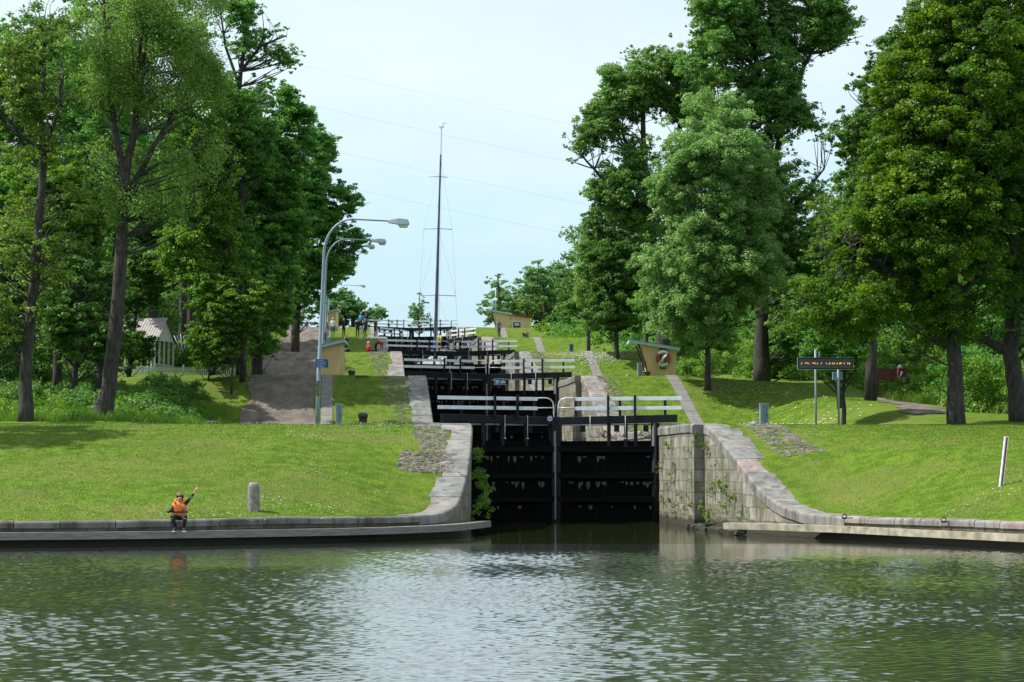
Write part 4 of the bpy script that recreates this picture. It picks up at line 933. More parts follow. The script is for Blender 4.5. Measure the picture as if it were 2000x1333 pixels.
# ------------------------------------------------------------------ sailing yacht
def yacht():
    Yb, Ys_ = 158.5, 172.5; W_ = 9.75; e = empty('sailing_yacht', (cx(166), 166, W_), CAN, 'white sailing yacht with a tall mast and navy furled sail in the upper lock', 'yacht')
    mb = MB(); n = 14; st = []; L_ = 14
    for i in range(n + 1):
        f = i / n; y = -7 + L_ * f; hw = 1.95 * (math.sin(math.pi * min(1, .06 + f * .62)) ** .75) if f < 1 else 1.6
        hw = 1.95 * min(1, (f * 1.9 + .0) ** .62) * (1 - .18 * max(0, f - .6) / .4); fb = 1.35 - .25 * f
        st += [(-hw, y, fb), (-hw * .92, y + .1, .35), (-hw * .45, y + .2, -.35), (0, y + .25, -.55), (hw * .45, y + .2, -.35), (hw * .92, y + .1, .35), (hw, y, fb)]
    mb.add(st, [(i * 7 + j, i * 7 + j + 1, (i + 1) * 7 + j + 1, (i + 1) * 7 + j) for i in range(n) for j in range(6)] + [tuple(n * 7 + j for j in range(7))], 0, True)
    mb.build('hull', M_hull, e)
    mb = MB(); mb.add([st[i * 7] for i in range(n + 1)] + [st[i * 7 + 6] for i in range(n + 1)], [(i, i + 1, n + 2 + i, n + 1 + i) for i in range(n)]); mb.build('deck', M_offwhite, e)
    mb = MB(); mb.prism([(-1.15, 1.2), (1.15, 1.2), (.85, 1.75), (-.85, 1.75)], -2.2, 3.2); cb = mb.build('cabin', M_hull, e, bevel=.08)
    mb = MB(); mb.box((0, -2.21, 1.52), (1.2, .02, .18)); mb.build('window', M_darksign, cb)
    mb = MB(); mb.box((0, 2.9, 2.2), (2.0, 1.3, 1.0)); mb.build('spray_hood', M_navy, e, bevel=.3)
    top = P(854, 266, 171).z - W_
    lean = .25
    mb = MB(); mb.tube([(-.25, .5, 1.6), (lean - .1, .5, top)], [.11, .05], 10); ms = mb.build('mast', M_alu, e)
    mb = MB(); mb.tube([(lean - .28, .5, top), (lean + .15, .5, top)], .03, 6); mb.tube([(lean + .05, .5, top), (lean + .05, .5, top + .35)], .015, 5); mb.tube([(lean + .05, .5, top + .3), (lean + .3, .5, top + .32)], .02, 5); mb.build('wind_vane', M_black, ms)
    mb = MB(); k = 24; pts = []; rr = []
    for i in range(k):
        f = i / (k - 1); pts.append((-.75 + (.72 + lean - .12) * f, -6.5 + 6.7 * f, 1.6 + (top - 2.4 - 1.6) * f)); rr.append((.115 - .045 * f) * (1 + .12 * math.sin(i * 2.3)))
    mb.tube(pts, rr, 8); mb.build('furled_sail', M_navy, e)
    mb = MB(); mb.tube([(-.2, .6, 2.5), (-.1, 5.4, 2.6)], .12, 8); mb.build('boom', M_navy, e)
    for zz, hw in ((7.0, 1.5), (12.6, 1.2), (17, .8)):
        if zz < top - 2: mb = MB(); mb.tube([(-hw - .1, .5, zz - .05), (-.1, .5, zz), (hw - .1, .5, zz - .05)], .03, 6); mb.build('spreader', M_alu, ms)
    mb = MB()
    for s_ in (-1, 1):
        mb.tube([(s_ * 1.75, .5, 1.2), (s_ * 1.5 - .1, .5, 7.0), (s_ * 1.2 - .1, .5, 12.6), (lean - .1, .5, top - 3.0)], .007, 4); mb.tube([(s_ * 1.75, .7, 1.2), (-.1, .5, 7)], .006, 4); mb.tube([(s_ * 1.5 - .1, .5, 7.), (-.05, .5, 12.6)], .006, 4)
    mb.tube([(.3, 6.5, 1.2), (lean, .5, top)], .007, 4); mb.build('rigging', M_alu, e)
    mb = MB()
    rail = [(-1.0, -5.6), (-.5, -6.4), (0, -6.9), (.5, -6.4), (1.0, -5.6)]
    for z in (1.95, 1.65): mb.tube([(x, y, z) for x, y in rail], .025, 6)
    for x, y in rail: mb.tube([(x, y, 1.3), (x, y, 1.95)], .022, 6)
    for s_ in (-1, 1):
        for i in range(5): mb.tube([(s_ * (1.5 + .08 * i), -4.2 + i * 2.2, 1.2), (s_ * (1.5 + .08 * i), -4.2 + i * 2.2, 1.85)], .018, 5)
        mb.tube([(s_ * 1.0, -5.6, 1.95), (s_ * 1.5, -4.2, 1.85), (s_ * 1.82, 4.6, 1.85)], .012, 4)
    mb.build('guard_rail', M_pipe, e)
    for s_, y in ((-1, -2), (-1, 2), (1, -1), (1, 3)):
        mb = MB(); mb.lathe([(0, -.35), (.12, -.28), (.14, 0), (.12, .28), (0, .35)], (s_ * 1.98, y, .8), 10); mb.build('fender', M_navy if s_ < 0 else M_hull, e)
    return e
yacht()
# ------------------------------------------------------------------ power lines
for i, (a, b_, lab) in enumerate((((560, 162), (1150, 305), 'second highest thin power line crossing the sky'), ((640, 262), (1150, 378), 'third power line crossing just below the mast head'), ((640, 330), (1150, 441), 'lowest thin power line crossing the mast'), ((560, 88), (1150, 232), 'highest and faintest power line crossing the sky'))):
    Dp = 300; A, B_ = P(a[0] - 700, a[1] - 140, Dp), P(b_[0] + 700, b_[1] + 150, Dp); pts = []
    for k in range(41):
        f = k / 40; q = A.lerp(B_, f); q.z -= 6 * f * (1 - f) * 1.2; pts.append(q)
    mb = MB(); mb.tube(pts, .009 if i < 3 else .006, 5); tag(mb.build('power_line', mat('wire', (.16, .17, .18), .6, .1) if i == 0 else MATS['wire']), lab, 'power line', 'power lines over the locks')

# ------------------------------------------------------------------ foliage
NR = np.random.default_rng(11)
def leaf_arrays(cen, rad, per, size, up=.7, out=.5, flat=.75, rng=NR, zst=1.0, tone_c=None):
    """cen (N,3), rad (N,), per leaves each -> verts (M*4,3), tone (M)"""
    N = len(cen); per = np.broadcast_to(np.asarray(per), (N,)).astype(int); idx = np.repeat(np.arange(N), per); M = len(idx)
    d = rng.normal(size=(M, 3)); d /= np.linalg.norm(d, axis=1, keepdims=True)
    rr = rng.random(M) ** .45
    pos = cen[idx] + d * (rr * rad[idx])[:, None] * np.array([1, 1, flat * zst])
    nrm = rng.normal(size=(M, 3)) * .55 + d * out + np.array([0, 0, up]); nrm /= np.linalg.norm(nrm, axis=1, keepdims=True)
    a = np.cross(nrm, rng.normal(size=(M, 3))); a /= np.linalg.norm(a, axis=1, keepdims=True) + 1e-9
    b = np.cross(nrm, a); L = size * rng.uniform(.6, 1.3, M)[:, None]
    v = np.stack([pos - a * L * .5, pos - b * L * .32 + a * L * .06, pos + a * L * .5, pos + b * L * .32 + a * L * .06], 1).reshape(-1, 3)
    tc = (tone_c if tone_c is not None else rng.uniform(.2, .75, N))[idx]
    tone = np.clip(tc + rng.normal(size=M) * .16, 0, 1); return v, tone
def leaf_object(name, v, tone, m, parent=None, loc=None):
    M = len(tone); me = bpy.data.meshes.new(name)
    me.vertices.add(M * 4); me.vertices.foreach_set('co', v.astype(np.float32).ravel())
    me.loops.add(M * 4); me.loops.foreach_set('vertex_index', np.arange(M * 4, dtype=np.int32))
    me.polygons.add(M); me.polygons.foreach_set('loop_start', np.arange(0, M * 4, 4, dtype=np.int32))
    me.update(calc_edges=True); at = me.attributes.new('tone', 'FLOAT', 'FACE'); at.data.foreach_set('value', tone.astype(np.float32))
    me.materials.append(m); o = bpy.data.objects.new(name, me); C.objects.link(o)
    if parent: o.parent = parent
    if loc is not None: o.location = loc
    return o
def inside(poly, x, y):
    c = False; n = len(poly)
    for i in range(n):
        x1, y1 = poly[i]; x2, y2 = poly[(i + 1) % n]
        if (y1 > y) != (y2 > y) and x < (x2 - x1) * (y - y1) / (y2 - y1) + x1: c = not c
    return c
def bdist(poly, x, y):
    m = 1e9; n = len(poly)
    for i in range(n):
        x1, y1 = poly[i]; x2, y2 = poly[(i + 1) % n]; dx, dy = x2 - x1, y2 - y1
        u = max(0, min(1, ((x - x1) * dx + (y - y1) * dy) / (dx * dx + dy * dy + 1e-9))); m = min(m, math.hypot(x - x1 - u * dx, y - y1 - u * dy))
    return m
NLEAF = [0]
def tree(kind, label, D, trunks, polys, lm, leaf=.17, dens=1.0, r_m=1.0, seed=0, bark=None, maxd=3.0, sub=15, droop=1.0, group=None, cover=2.0, open_=0, clump=.40, up=.85, limbs=True, flat=.5, void=.25):
    """trunks: list of [(px,py,r)...] at depth D, polys: crown outlines in photo pixels. The outline gives the crown's real-size silhouette at D; blobs are spread through its depth."""
    r = random.Random(seed * 7 + 3); rng = np.random.default_rng(seed + 50); s = S(D)
    bx = (trunks[0][0][0] - 1000) / F * D; base = Vector((bx, D, gz(bx, D) - .1)); e = empty(kind, base, label=label, cat='tree', group=group)
    mb = MB(); paths = []
    for ti, tr in enumerate(trunks):
        pts = []; rr = []
        for i, (px, py, rad) in enumerate(tr):
            q = P(px, py, D + (0 if i == 0 and ti == 0 else r.uniform(-.15, .15) * i)); q -= base
            if ti == 0 and i == 0: q = Vector((0, 0, -.1)); rad *= 1.25; 
            if ti and i == 0 and paths:
                q = min((p_ for P_, _ in paths for p_ in P_), key=lambda p_: (p_ - q).length).copy()
            pts.append(q); rr.append(rad)
        # subdivide
        P2 = []; R2 = []
        for i in range(len(pts) - 1):
            for k in range(3):
                f = k / 3; P2.append(pts[i].lerp(pts[i + 1], f) + Vector((r.uniform(-.05, .05), r.uniform(-.05, .05), 0)) * (1 if k else 0)); R2.append(rr[i] * (1 - f) + rr[i + 1] * f)
        P2.append(pts[-1]); R2.append(rr[-1]); mb.tube(P2, R2, 10); paths.append((P2, R2))
    allp = [(p, q) for P2, R2 in paths for p, q in zip(P2, R2)]
    cen = []; rad = []; blobs = []
    for poly in polys:
        xs = [p[0] for p in poly]; ys = [p[1] for p in poly]; step = r_m * s * .95; pts = []
        A = 0.5 * abs(sum(poly[i][0] * poly[(i + 1) % len(poly)][1] - poly[(i + 1) % len(poly)][0] * poly[i][1] for i in range(len(poly))))
        target = int(A / (step * step) * 1.25); tries = 0
        while len(pts) < target and tries < target * 30:
            tries += 1; x = r.uniform(min(xs), max(xs)); y = r.uniform(min(ys), max(ys))
            if not inside(poly, x, y): continue
            if any((x - a) ** 2 + (y - b) ** 2 < (step * .64) ** 2 for a, b in pts): continue
            pts.append((x, y))
        for x, y in pts:
            bd = bdist(poly, x, y) / s; br = min(r_m, max(bd * 1.05, r_m * .42)) * r.uniform(.65, 1.3)
            dd = min(maxd, bd * 1.0)
            zs = [r.uniform(-.3, .3) * br] if dd < br * .7 else ([-dd, dd] if dd < br * 2.2 else [-dd, r.uniform(-.3, .3) * dd, dd])
            for dz in zs:
                if open_ and r.random() < open_: continue
                c = P(x, y, D) - base; c.y += dz + r.uniform(-.3, .3) * br; blobs.append((c, br))
    for c, br in blobs:
        has = False
        if limbs:
            best = None
            for p, q in allp:
                hd = math.hypot(p.x - c.x, p.y - c.y); dz = c.z - p.z; cost = (c - p).length + (3 if dz < .25 * hd else 0) + (6 if q < .02 else 0) + r.uniform(0, 1.6)
                if best is None or cost < best[0]: best = (cost, p, q)
            _, p, q = best; L_ = (c - p).length
            if L_ > .3 and L_ < 3.9:
                has = True
                m1 = p.lerp(c, .35) + Vector((r.uniform(-.14, .14) * L_, r.uniform(-.14, .14) * L_, r.uniform(-.12, .03) * L_)); m2 = p.lerp(c, .7) + Vector((r.uniform(-.12, .12) * L_, r.uniform(-.12, .12) * L_, r.uniform(-.1, .06) * L_)); r0 = min(q * .5, .018 + .010 * L_)
                bp = []
                for t_ in (0, .2, .4, .6, .8, 1):
                    u = 1 - t_; bp.append(p * u ** 3 + m1 * (3 * u * u * t_) + m2 * (3 * u * t_ * t_) + c * t_ ** 3)
                mb.tube(bp, [r0 * (1 - .75 * i / 5) for i in range(6)], 5, cap=False)
        ns = max(3, int(sub * (br / r_m) ** 2)); 
        for k in range(ns):
            k = k
            d = Vector((r.gauss(0, 1), r.gauss(0, 1), r.gauss(0, 1))).normalized() * br * (r.random() ** .4) * .95; d.z *= .8; out = r.random() < .28
            if out: d *= r.uniform(1.1, 1.5)
            q = c + d; w_ = q + base
            nz_ = (math.sin(w_.x * 1.9 + w_.z * 1.1) + math.sin(w_.y * 1.7 - w_.z * 1.6 + 1) + math.sin(w_.x * 1.2 - w_.y * 1.4 + w_.z * 2.3)) / 3
            if nz_ < -1 + 2.6 * void: continue
            cen.append(q); rad.append(br * clump * (r.uniform(.35, .7) if out else r.uniform(.7, 1.25)))
            if has and k < 4: mb.tube([c + Vector((0, 0, 0)), c + d * .55 + Vector((0, 0, -.05)), q], [.022, .014, .006], 3, cap=False)
    cen = np.array([tuple(c) for c in cen]); rad = np.array(rad)
    per = np.maximum(8, (dens * 1.45 * cover * 3.14 * rad ** 2 / (leaf * leaf * .33)).astype(int))
    tone_c = np.clip(.45 + .2 * rng.normal(size=len(cen)), .05, .95)
    v, tone = leaf_arrays(cen, rad, per, leaf, rng=rng, tone_c=tone_c, zst=droop, up=up, flat=flat)
    mb.build('trunk', bark or M_bark, e); leaf_object('crown', v, tone, lm, e); NLEAF[0] += len(tone); return e

T = tree
# bank with the lifebuoy hut
T('maple_tree', 'huge dense maple on the lawn edge with a straight dark trunk', 76, [[(1868, 835, .31), (1866, 720, .29), (1862, 580, .26), (1850, 430, .22), (1840, 250, .16), (1850, 60, .09)], [(1864, 640, .16), (1780, 560, .12), (1700, 500, .07), (1650, 470, .04)], [(1864, 600, .14), (1920, 540, .1), (1980, 500, .05)]],
  [[(1800, -140), (1765, 10), (1722, 100), (1692, 190), (1668, 290), (1640, 350), (1622, 440), (1590, 510), (1560, 550), (1525, 590), (1515, 640), (1555, 680), (1640, 690), (1720, 690), (1770, 665), (1830, 680), (1910, 660), (1960, 610), (2010, 500), (2040, 300), (2060, 50), (2000, -160), (1900, -220)]], LF['maple'], leaf=.135, r_m=1.05, seed=1, maxd=5.2, cover=1.35, flat=.6, sub=19, clump=.36)
T('maple_tree', 'thick leaning dark trunk with low limbs at the edge of the lawn, beyond the bushes', 79, [[(1996, 838, .42), (1986, 760, .36), (1972, 690, .32), (1985, 600, .36), (2030, 480, .3), (2060, 300, .2)], [(1968, 690, .2), (1930, 668, .16), (1870, 640, .1), (1830, 625, .05)]],
  [[(1910, 60), (1880, 260), (1890, 480), (1910, 650), (2060, 660), (2200, 560), (2250, 300), (2200, 0), (2080, -100)]], LF['green'], leaf=.2, r_m=1.2, seed=2, maxd=3.5, cover=1.3)
T('ash_tree', 'tall open ash rising highest above the lifebuoy hut, dark forked trunk', 112, [[(1488, 748, .42), (1488, 640, .36), (1490, 520, .33), (1499, 400, .29), (1505, 310, .25), (1500, 220, .2), (1475, 110, .15), (1462, 0, .1), (1455, -110, .05)], [(1505, 320, .2), (1535, 230, .16), (1570, 130, .12), (1610, 60, .06)], [(1490, 560, .2), (1530, 430, .15), (1575, 370, .1), (1610, 330, .05)], [(1499, 400, .15), (1450, 300, .1), (1400, 240, .06)]],
  [[(1435, -120), (1430, 80), (1440, 200), (1480, 300), (1560, 280), (1575, 130), (1520, 20), (1500, -120)],
   [(1330, -60), (1342, 40), (1310, 75), (1312, 130), (1350, 172), (1400, 195), (1455, 160), (1490, 60), (1480, -100), (1400, -150)],
   [(1480, -150), (1500, 20), (1525, 120), (1560, 160), (1605, 105), (1650, 98), (1692, 72), (1672, 28), (1645, -20), (1600, -150)],
   [(1375, 180), (1395, 260), (1460, 300), (1510, 250), (1560, 265), (1615, 300), (1640, 265), (1600, 205), (1560, 165), (1480, 160)],
   [(1380, 215), (1330, 260), (1400, 420), (1500, 430), (1520, 280), (1450, 230)],
   [(1470, 300), (1475, 420), (1495, 560), (1500, 690), (1560, 720), (1640, 680), (1650, 520), (1625, 420), (1600, 330), (1540, 290)]], LF['mid'], leaf=.16, r_m=.8, seed=3, maxd=2.8, cover=1.1, void=.2, flat=.62)
T('ash_tree', 'bright leafy ash beside the lifebuoy hut, its pale crown bulging over the lawn', 105, [[(1384, 748, .15), (1383, 700, .13), (1380, 650, .12), (1376, 560, .10), (1380, 400, .06)], [(1381, 670, .07), (1350, 620, .05), (1320, 560, .03)], [(1382, 680, .07), (1420, 620, .05), (1450, 570, .03)]],
  [[(1325, 200), (1275, 262), (1254, 340), (1250, 410), (1268, 440), (1246, 480), (1236, 530), (1252, 585), (1280, 640), (1330, 690), (1400, 685), (1450, 650), (1520, 620), (1560, 560), (1530, 480), (1515, 380), (1525, 300), (1495, 220), (1440, 175), (1375, 172)]], LF['ash'], leaf=.14, r_m=1.15, seed=4, maxd=3.2, cover=1.6, up=.9, flat=.8, void=.2, clump=.34, sub=20)
T('maple_tree', 'old maple with an open top and bare limbs showing against the sky', 125, [[(1302, 668, .40), (1292, 560, .36), (1272, 460, .30), (1258, 350, .22), (1256, 240, .15), (1262, 130, .08)], [(1270, 450, .2), (1215, 390, .14), (1160, 330, .08), (1125, 290, .04)], [(1262, 380, .16), (1225, 290, .1), (1190, 180, .05)], [(1285, 520, .2), (1310, 380, .15), (1330, 230, .08), (1340, 140, .04)]],
  [[(1228, 92), (1180, 128), (1165, 190), (1132, 208), (1122, 240), (1104, 262), (1095, 310), (1112, 332), (1150, 312), (1200, 300), (1230, 262), (1250, 235), (1290, 240), (1330, 210), (1372, 170), (1352, 110), (1312, 88), (1262, 85)],
   [(1140, 370), (1160, 335), (1200, 290), (1225, 240), (1270, 250), (1300, 330), (1318, 400), (1290, 500), (1205, 450), (1160, 420)],
   [(1372, 85), (1300, 115), (1290, 200), (1330, 260), (1400, 245), (1425, 150)]], LF['olive'], leaf=.18, r_m=.78, seed=5, maxd=2.6, cover=1.1, void=.2, flat=.65)
T('lime_tree', 'dense dark lime with a slim straight trunk on the daisy slope', 140, [[(1207, 700, .15), (1204, 650, .14), (1198, 560, .12), (1195, 450, .07)]],
  [[(1152, 385), (1136, 430), (1128, 500), (1140, 560), (1135, 620), (1160, 655), (1230, 655), (1275, 620), (1290, 540), (1290, 450), (1240, 380)]], LF['dark'], leaf=.19, r_m=1.0, seed=6, maxd=2.8, cover=1.5)
T('birch_tree', 'wispy pale birch showing beyond the dark lime', 158, [[(1150, 660, .14), (1145, 560, .1), (1140, 440, .05)]], [[(1125, 425), (1118, 500), (1135, 640), (1170, 640), (1165, 480), (1150, 400)]], LF['birch'], leaf=.14, r_m=.8, seed=7, cover=.9, droop=1.6, clump=.5)
T('lime_tree', 'slim lime standing between the daisy slope and the hut roof', 128, [[(1262, 660, .13), (1262, 600, .11), (1264, 520, .06)]], [[(1240, 560), (1235, 620), (1262, 655), (1330, 660), (1345, 600), (1310, 540), (1270, 530)]], LF['green'], leaf=.18, r_m=.9, seed=8, cover=1.4)
T('elm_tree', 'tall shaded elm filling the gap between the open ash and the huge maple', 98, [[(1700, 760, .26), (1702, 560, .22), (1710, 300, .15), (1740, 100, .06)]],
  [[(1775, 0), (1735, 40), (1702, 90), (1680, 125), (1648, 155), (1638, 205), (1622, 235), (1632, 310), (1640, 420), (1600, 470), (1590, 560), (1640, 600), (1720, 560), (1770, 300), (1810, 100), (1800, 0)]], LF['dark'], leaf=.18, r_m=.95, seed=9, maxd=2.6, cover=1.5)
T('dead_branch_tree', 'thin half bare tree with a few yellow leaves beside the huge maple', 94, [[(1640, 735, .1), (1628, 600, .08), (1612, 480, .05), (1600, 380, .02)]], [[(1600, 340), (1575, 420), (1570, 500), (1610, 530), (1640, 440), (1630, 360)]], LF['yellow'], leaf=.14, r_m=.7, seed=10, cover=.45, open_=.2)
T('young_tree', 'dark ivy wrapped young trunk directly behind the message board', 85, [[(1648, 836, .10), (1647, 780, .085), (1648, 730, .08), (1645, 690, .06), (1640, 640, .03)]], [[(1600, 560), (1556, 620), (1550, 690), (1580, 742), (1625, 740), (1670, 740), (1700, 690), (1710, 640), (1680, 580)]], LF['green'], leaf=.13, r_m=.6, seed=11, cover=1.6, droop=1.2, maxd=1.3)
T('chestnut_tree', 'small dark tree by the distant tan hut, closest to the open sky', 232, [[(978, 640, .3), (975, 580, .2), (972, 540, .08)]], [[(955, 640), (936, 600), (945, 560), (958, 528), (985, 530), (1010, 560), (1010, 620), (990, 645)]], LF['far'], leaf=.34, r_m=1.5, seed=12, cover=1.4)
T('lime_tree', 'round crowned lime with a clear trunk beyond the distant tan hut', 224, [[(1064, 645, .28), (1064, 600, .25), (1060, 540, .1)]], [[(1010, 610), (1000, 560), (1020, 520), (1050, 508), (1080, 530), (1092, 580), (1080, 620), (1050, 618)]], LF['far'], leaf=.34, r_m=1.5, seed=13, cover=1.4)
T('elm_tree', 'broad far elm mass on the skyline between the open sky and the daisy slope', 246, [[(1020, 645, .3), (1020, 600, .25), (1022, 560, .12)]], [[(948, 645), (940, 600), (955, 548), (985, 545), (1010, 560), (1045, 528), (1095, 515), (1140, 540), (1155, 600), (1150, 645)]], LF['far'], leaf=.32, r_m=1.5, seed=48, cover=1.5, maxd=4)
T('yellowing_tree', 'yellowish low tree over the red roofed annexe', 219, [[(1030, 645, .15), (1030, 600, .1), (1028, 590, .04)]], [[(1000, 600), (1010, 575), (1045, 570), (1060, 600), (1045, 625), (1015, 620)]], LF['yellow'], leaf=.28, r_m=1.1, seed=14, cover=1.2)
T('lime_tree', 'slender trunked lime beside the small bright red board', 196, [[(1132, 668, .13), (1131, 620, .11), (1128, 560, .06)]], [[(1075, 600), (1085, 540), (1100, 502), (1130, 515), (1160, 560), (1170, 630), (1130, 640), (1095, 640)]], LF['dark'], leaf=.26, r_m=1.2, seed=15, cover=1.3)
# gravel path bank
T('maple_tree', 'thin rough barked maple with sparse yellowing leaves, outermost on the dark wood side', 78, [[(50, 832, .27), (50, 720, .23), (60, 620, .21), (70, 520, .19), (78, 400, .16), (85, 300, .13), (80, 200, .1), (90, 60, .06)], [(85, 290, .1), (110, 230, .07), (125, 140, .04)], [(84, 300, .1), (50, 270, .07), (15, 240, .04)]],
  [[(5, 30), (-30, 200), (0, 340), (70, 350), (130, 310), (178, 220), (165, 120), (140, 20), (60, -50)], [(-40, 420), (-40, 660), (20, 700), (90, 660), (140, 560), (180, 440), (170, 330), (60, 360)]], LF['yellow'], leaf=.14, r_m=.75, seed=21, cover=.5, open_=.2, void=.36, maxd=2.4)
T('birch_tree', 'tall grey birch with a leaning trunk forking into several upright stems', 80, [[(200, 834, .37), (213, 760, .31), (225, 640, .28), (236, 500, .25), (240, 400, .22), (243, 335, .2)], [(240, 385, .17), (241, 335, .16), (228, 270, .14), (215, 200, .12), (205, 60, .08), (195, -80, .04)], [(243, 345, .17), (258, 280, .15), (268, 200, .12), (272, 110, .09), (285, 10, .05)], [(240, 400, .15), (268, 345, .13), (300, 285, .1), (335, 225, .05)], [(268, 345, .08), (310, 320, .06), (365, 300, .03)]],
  [[(150, -110), (140, 60), (155, 180), (190, 250), (240, 220), (300, 250), (360, 270), (430, 240), (470, 120), (440, 0), (400, -120)], [(330, 250), (318, 330), (345, 420), (400, 440), (450, 340), (440, 250)], [(170, 250), (150, 330), (170, 420), (300, 480), (380, 440), (330, 300)]], LF['birch'], leaf=.10, r_m=.8, seed=22, cover=.42, open_=.12, flat=.8, void=.36, droop=1.9, clump=.5, maxd=2.8)
T('maple_tree', 'tall maple with a bare limbed top leaning over the dark crown towards the sky', 108, [[(470, 735, .24), (470, 560, .22), (471, 420, .20), (472, 330, .18), (468, 230, .15), (470, 140, .12), (482, 50, .08)], [(470, 150, .1), (510, 90, .08), (560, 70, .04)], [(472, 330, .14), (500, 300, .1), (530, 280, .05)], [(468, 160, .1), (440, 90, .07), (430, 20, .04)]],
  [[(400, -30), (425, 60), (450, 115), (500, 128), (560, 142), (597, 122), (582, 70), (530, 35), (495, -10), (440, -50)], [(430, 130), (415, 330), (465, 410), (545, 330), (535, 150)], [(425, 400), (430, 540), (500, 560), (520, 420)]], LF['green'], leaf=.16, r_m=.62, seed=23, cover=.85, open_=.15, maxd=2.2)
T('lime_tree', 'massive dense lime overhanging the gravel path', 114, [[(500, 715, .3), (498, 600, .26), (490, 450, .2), (490, 300, .12)]],
  [[(400, 190), (385, 300), (400, 430), (420, 560), (450, 680), (520, 720), (565, 640), (580, 560), (600, 500), (615, 400), (622, 300), (608, 205), (570, 165), (500, 138), (440, 150)]], LF['green'], leaf=.18, r_m=1.0, seed=24, maxd=3.6, cover=1.6)
T('oak_tree', 'broad tree over the top of the gravel path, branches reaching past the lamps', 150, [[(575, 650, .3), (580, 560, .26), (590, 450, .2), (600, 350, .1)], [(588, 500, .14), (640, 480, .1), (700, 500, .05)], [(590, 460, .14), (650, 420, .1), (700, 390, .05)]],
  [[(560, 200), (600, 198), (625, 238), (645, 233), (657, 280), (668, 310), (650, 350), (690, 352), (712, 368), (726, 395), (700, 412), (690, 430), (722, 460), (726, 492), (690, 500), (700, 540), (665, 570), (640, 590), (610, 640), (560, 640), (540, 560), (540, 400), (540, 250)]], LF['green'], leaf=.2, r_m=1.0, seed=25, maxd=3.2, cover=1.35, open_=.1)
T('poplar_tree', 'light green tree glowing between the birch and the dense lime', 128, [[(374, 655, .28), (376, 560, .25), (378, 450, .18), (380, 350, .1)]],
  [[(300, 330), (285, 430), (330, 500), (400, 540), (460, 520), (480, 440), (430, 350), (360, 300)], [(480, 560), (440, 600), (470, 660), (540, 660), (570, 600), (530, 550)]], LF['weed'], leaf=.17, r_m=1.0, seed=26, maxd=2.6, cover=1.2)
T('pine_trunk', 'straight bare grey trunk beyond the blue and yellow flags', 134, [[(358, 700, .33), (358, 620, .3), (360, 520, .27), (362, 400, .2)]], [[(320, 380), (310, 480), (350, 520), (400, 480), (390, 390)]], LF['dark'], leaf=.18, r_m=.9, seed=27, cover=1.2)
T('lime_tree', 'low shady tree with a dark stem standing between the two front trunks', 92, [[(143, 812, .15), (148, 720, .13), (155, 620, .1), (160, 540, .05)]],
  [[(80, 500), (60, 600), (70, 690), (120, 720), (200, 720), (250, 735), (258, 690), (252, 610), (262, 540), (210, 480), (140, 470)]], LF['dark'], leaf=.16, r_m=.9, seed=28, maxd=2.8, cover=1.7)
T('elm_tree', 'dense elm filling the space beyond the thin rough barked maple', 100, [[(30, 780, .25), (40, 600, .2), (60, 400, .12)]],
  [[(-80, 280), (-90, 740), (30, 740), (70, 640), (140, 520), (200, 480), (230, 400), (200, 330), (120, 310)]], LF['green'], leaf=.18, r_m=1.1, seed=29, maxd=3.2, cover=1.4)
T('ash_tree', 'tall leafy ash rising beyond the forked birch', 96.5, [[(196, 770, .26), (212, 600, .22), (240, 400, .18), (270, 200, .12)]],
  [[(110, -80), (60, 80), (90, 250), (170, 400), (240, 440), (300, 400), (360, 300), (420, 180), (430, -60)]], LF['green'], leaf=.16, r_m=1.0, seed=30, maxd=3.2, cover=.8, open_=.3, void=.36)
T('hazel_tree', 'dark bushy tree screening the pavilion roof', 112, [[(250, 735, .12), (262, 640, .1), (275, 560, .05)]], [[(225, 480), (205, 560), (215, 650), (222, 735), (288, 738), (298, 670), (280, 645), (262, 622), (325, 600), (330, 520), (290, 480)]], LF['dark'], leaf=.17, r_m=.85, seed=31, maxd=2.2, cover=1.6)
T('young_tree', 'slender young tree with thin leaves in front of the picket fence', 106, [[(405, 765, .05), (412, 700, .045), (420, 640, .04), (430, 590, .02)]], [[(395, 560), (370, 640), (380, 720), (440, 730), (490, 690), (480, 600), (440, 550)]], LF['weed'], leaf=.13, r_m=.6, seed=32, cover=.8, open_=.1)
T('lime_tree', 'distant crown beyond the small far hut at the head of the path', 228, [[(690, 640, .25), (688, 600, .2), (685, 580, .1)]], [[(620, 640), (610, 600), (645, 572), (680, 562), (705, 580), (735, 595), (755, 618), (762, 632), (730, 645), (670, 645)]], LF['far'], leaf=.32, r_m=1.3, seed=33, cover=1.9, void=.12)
T('young_tree', 'small airy tree standing alone against the pale sky by the mast', 240, [[(818, 645, .09), (818, 610, .07), (820, 575, .03)]], [[(820, 562), (800, 590), (790, 620), (795, 640), (845, 640), (842, 605), (832, 580)]], LF['far'], leaf=.26, r_m=.8, seed=34, cover=.55, open_=.15)

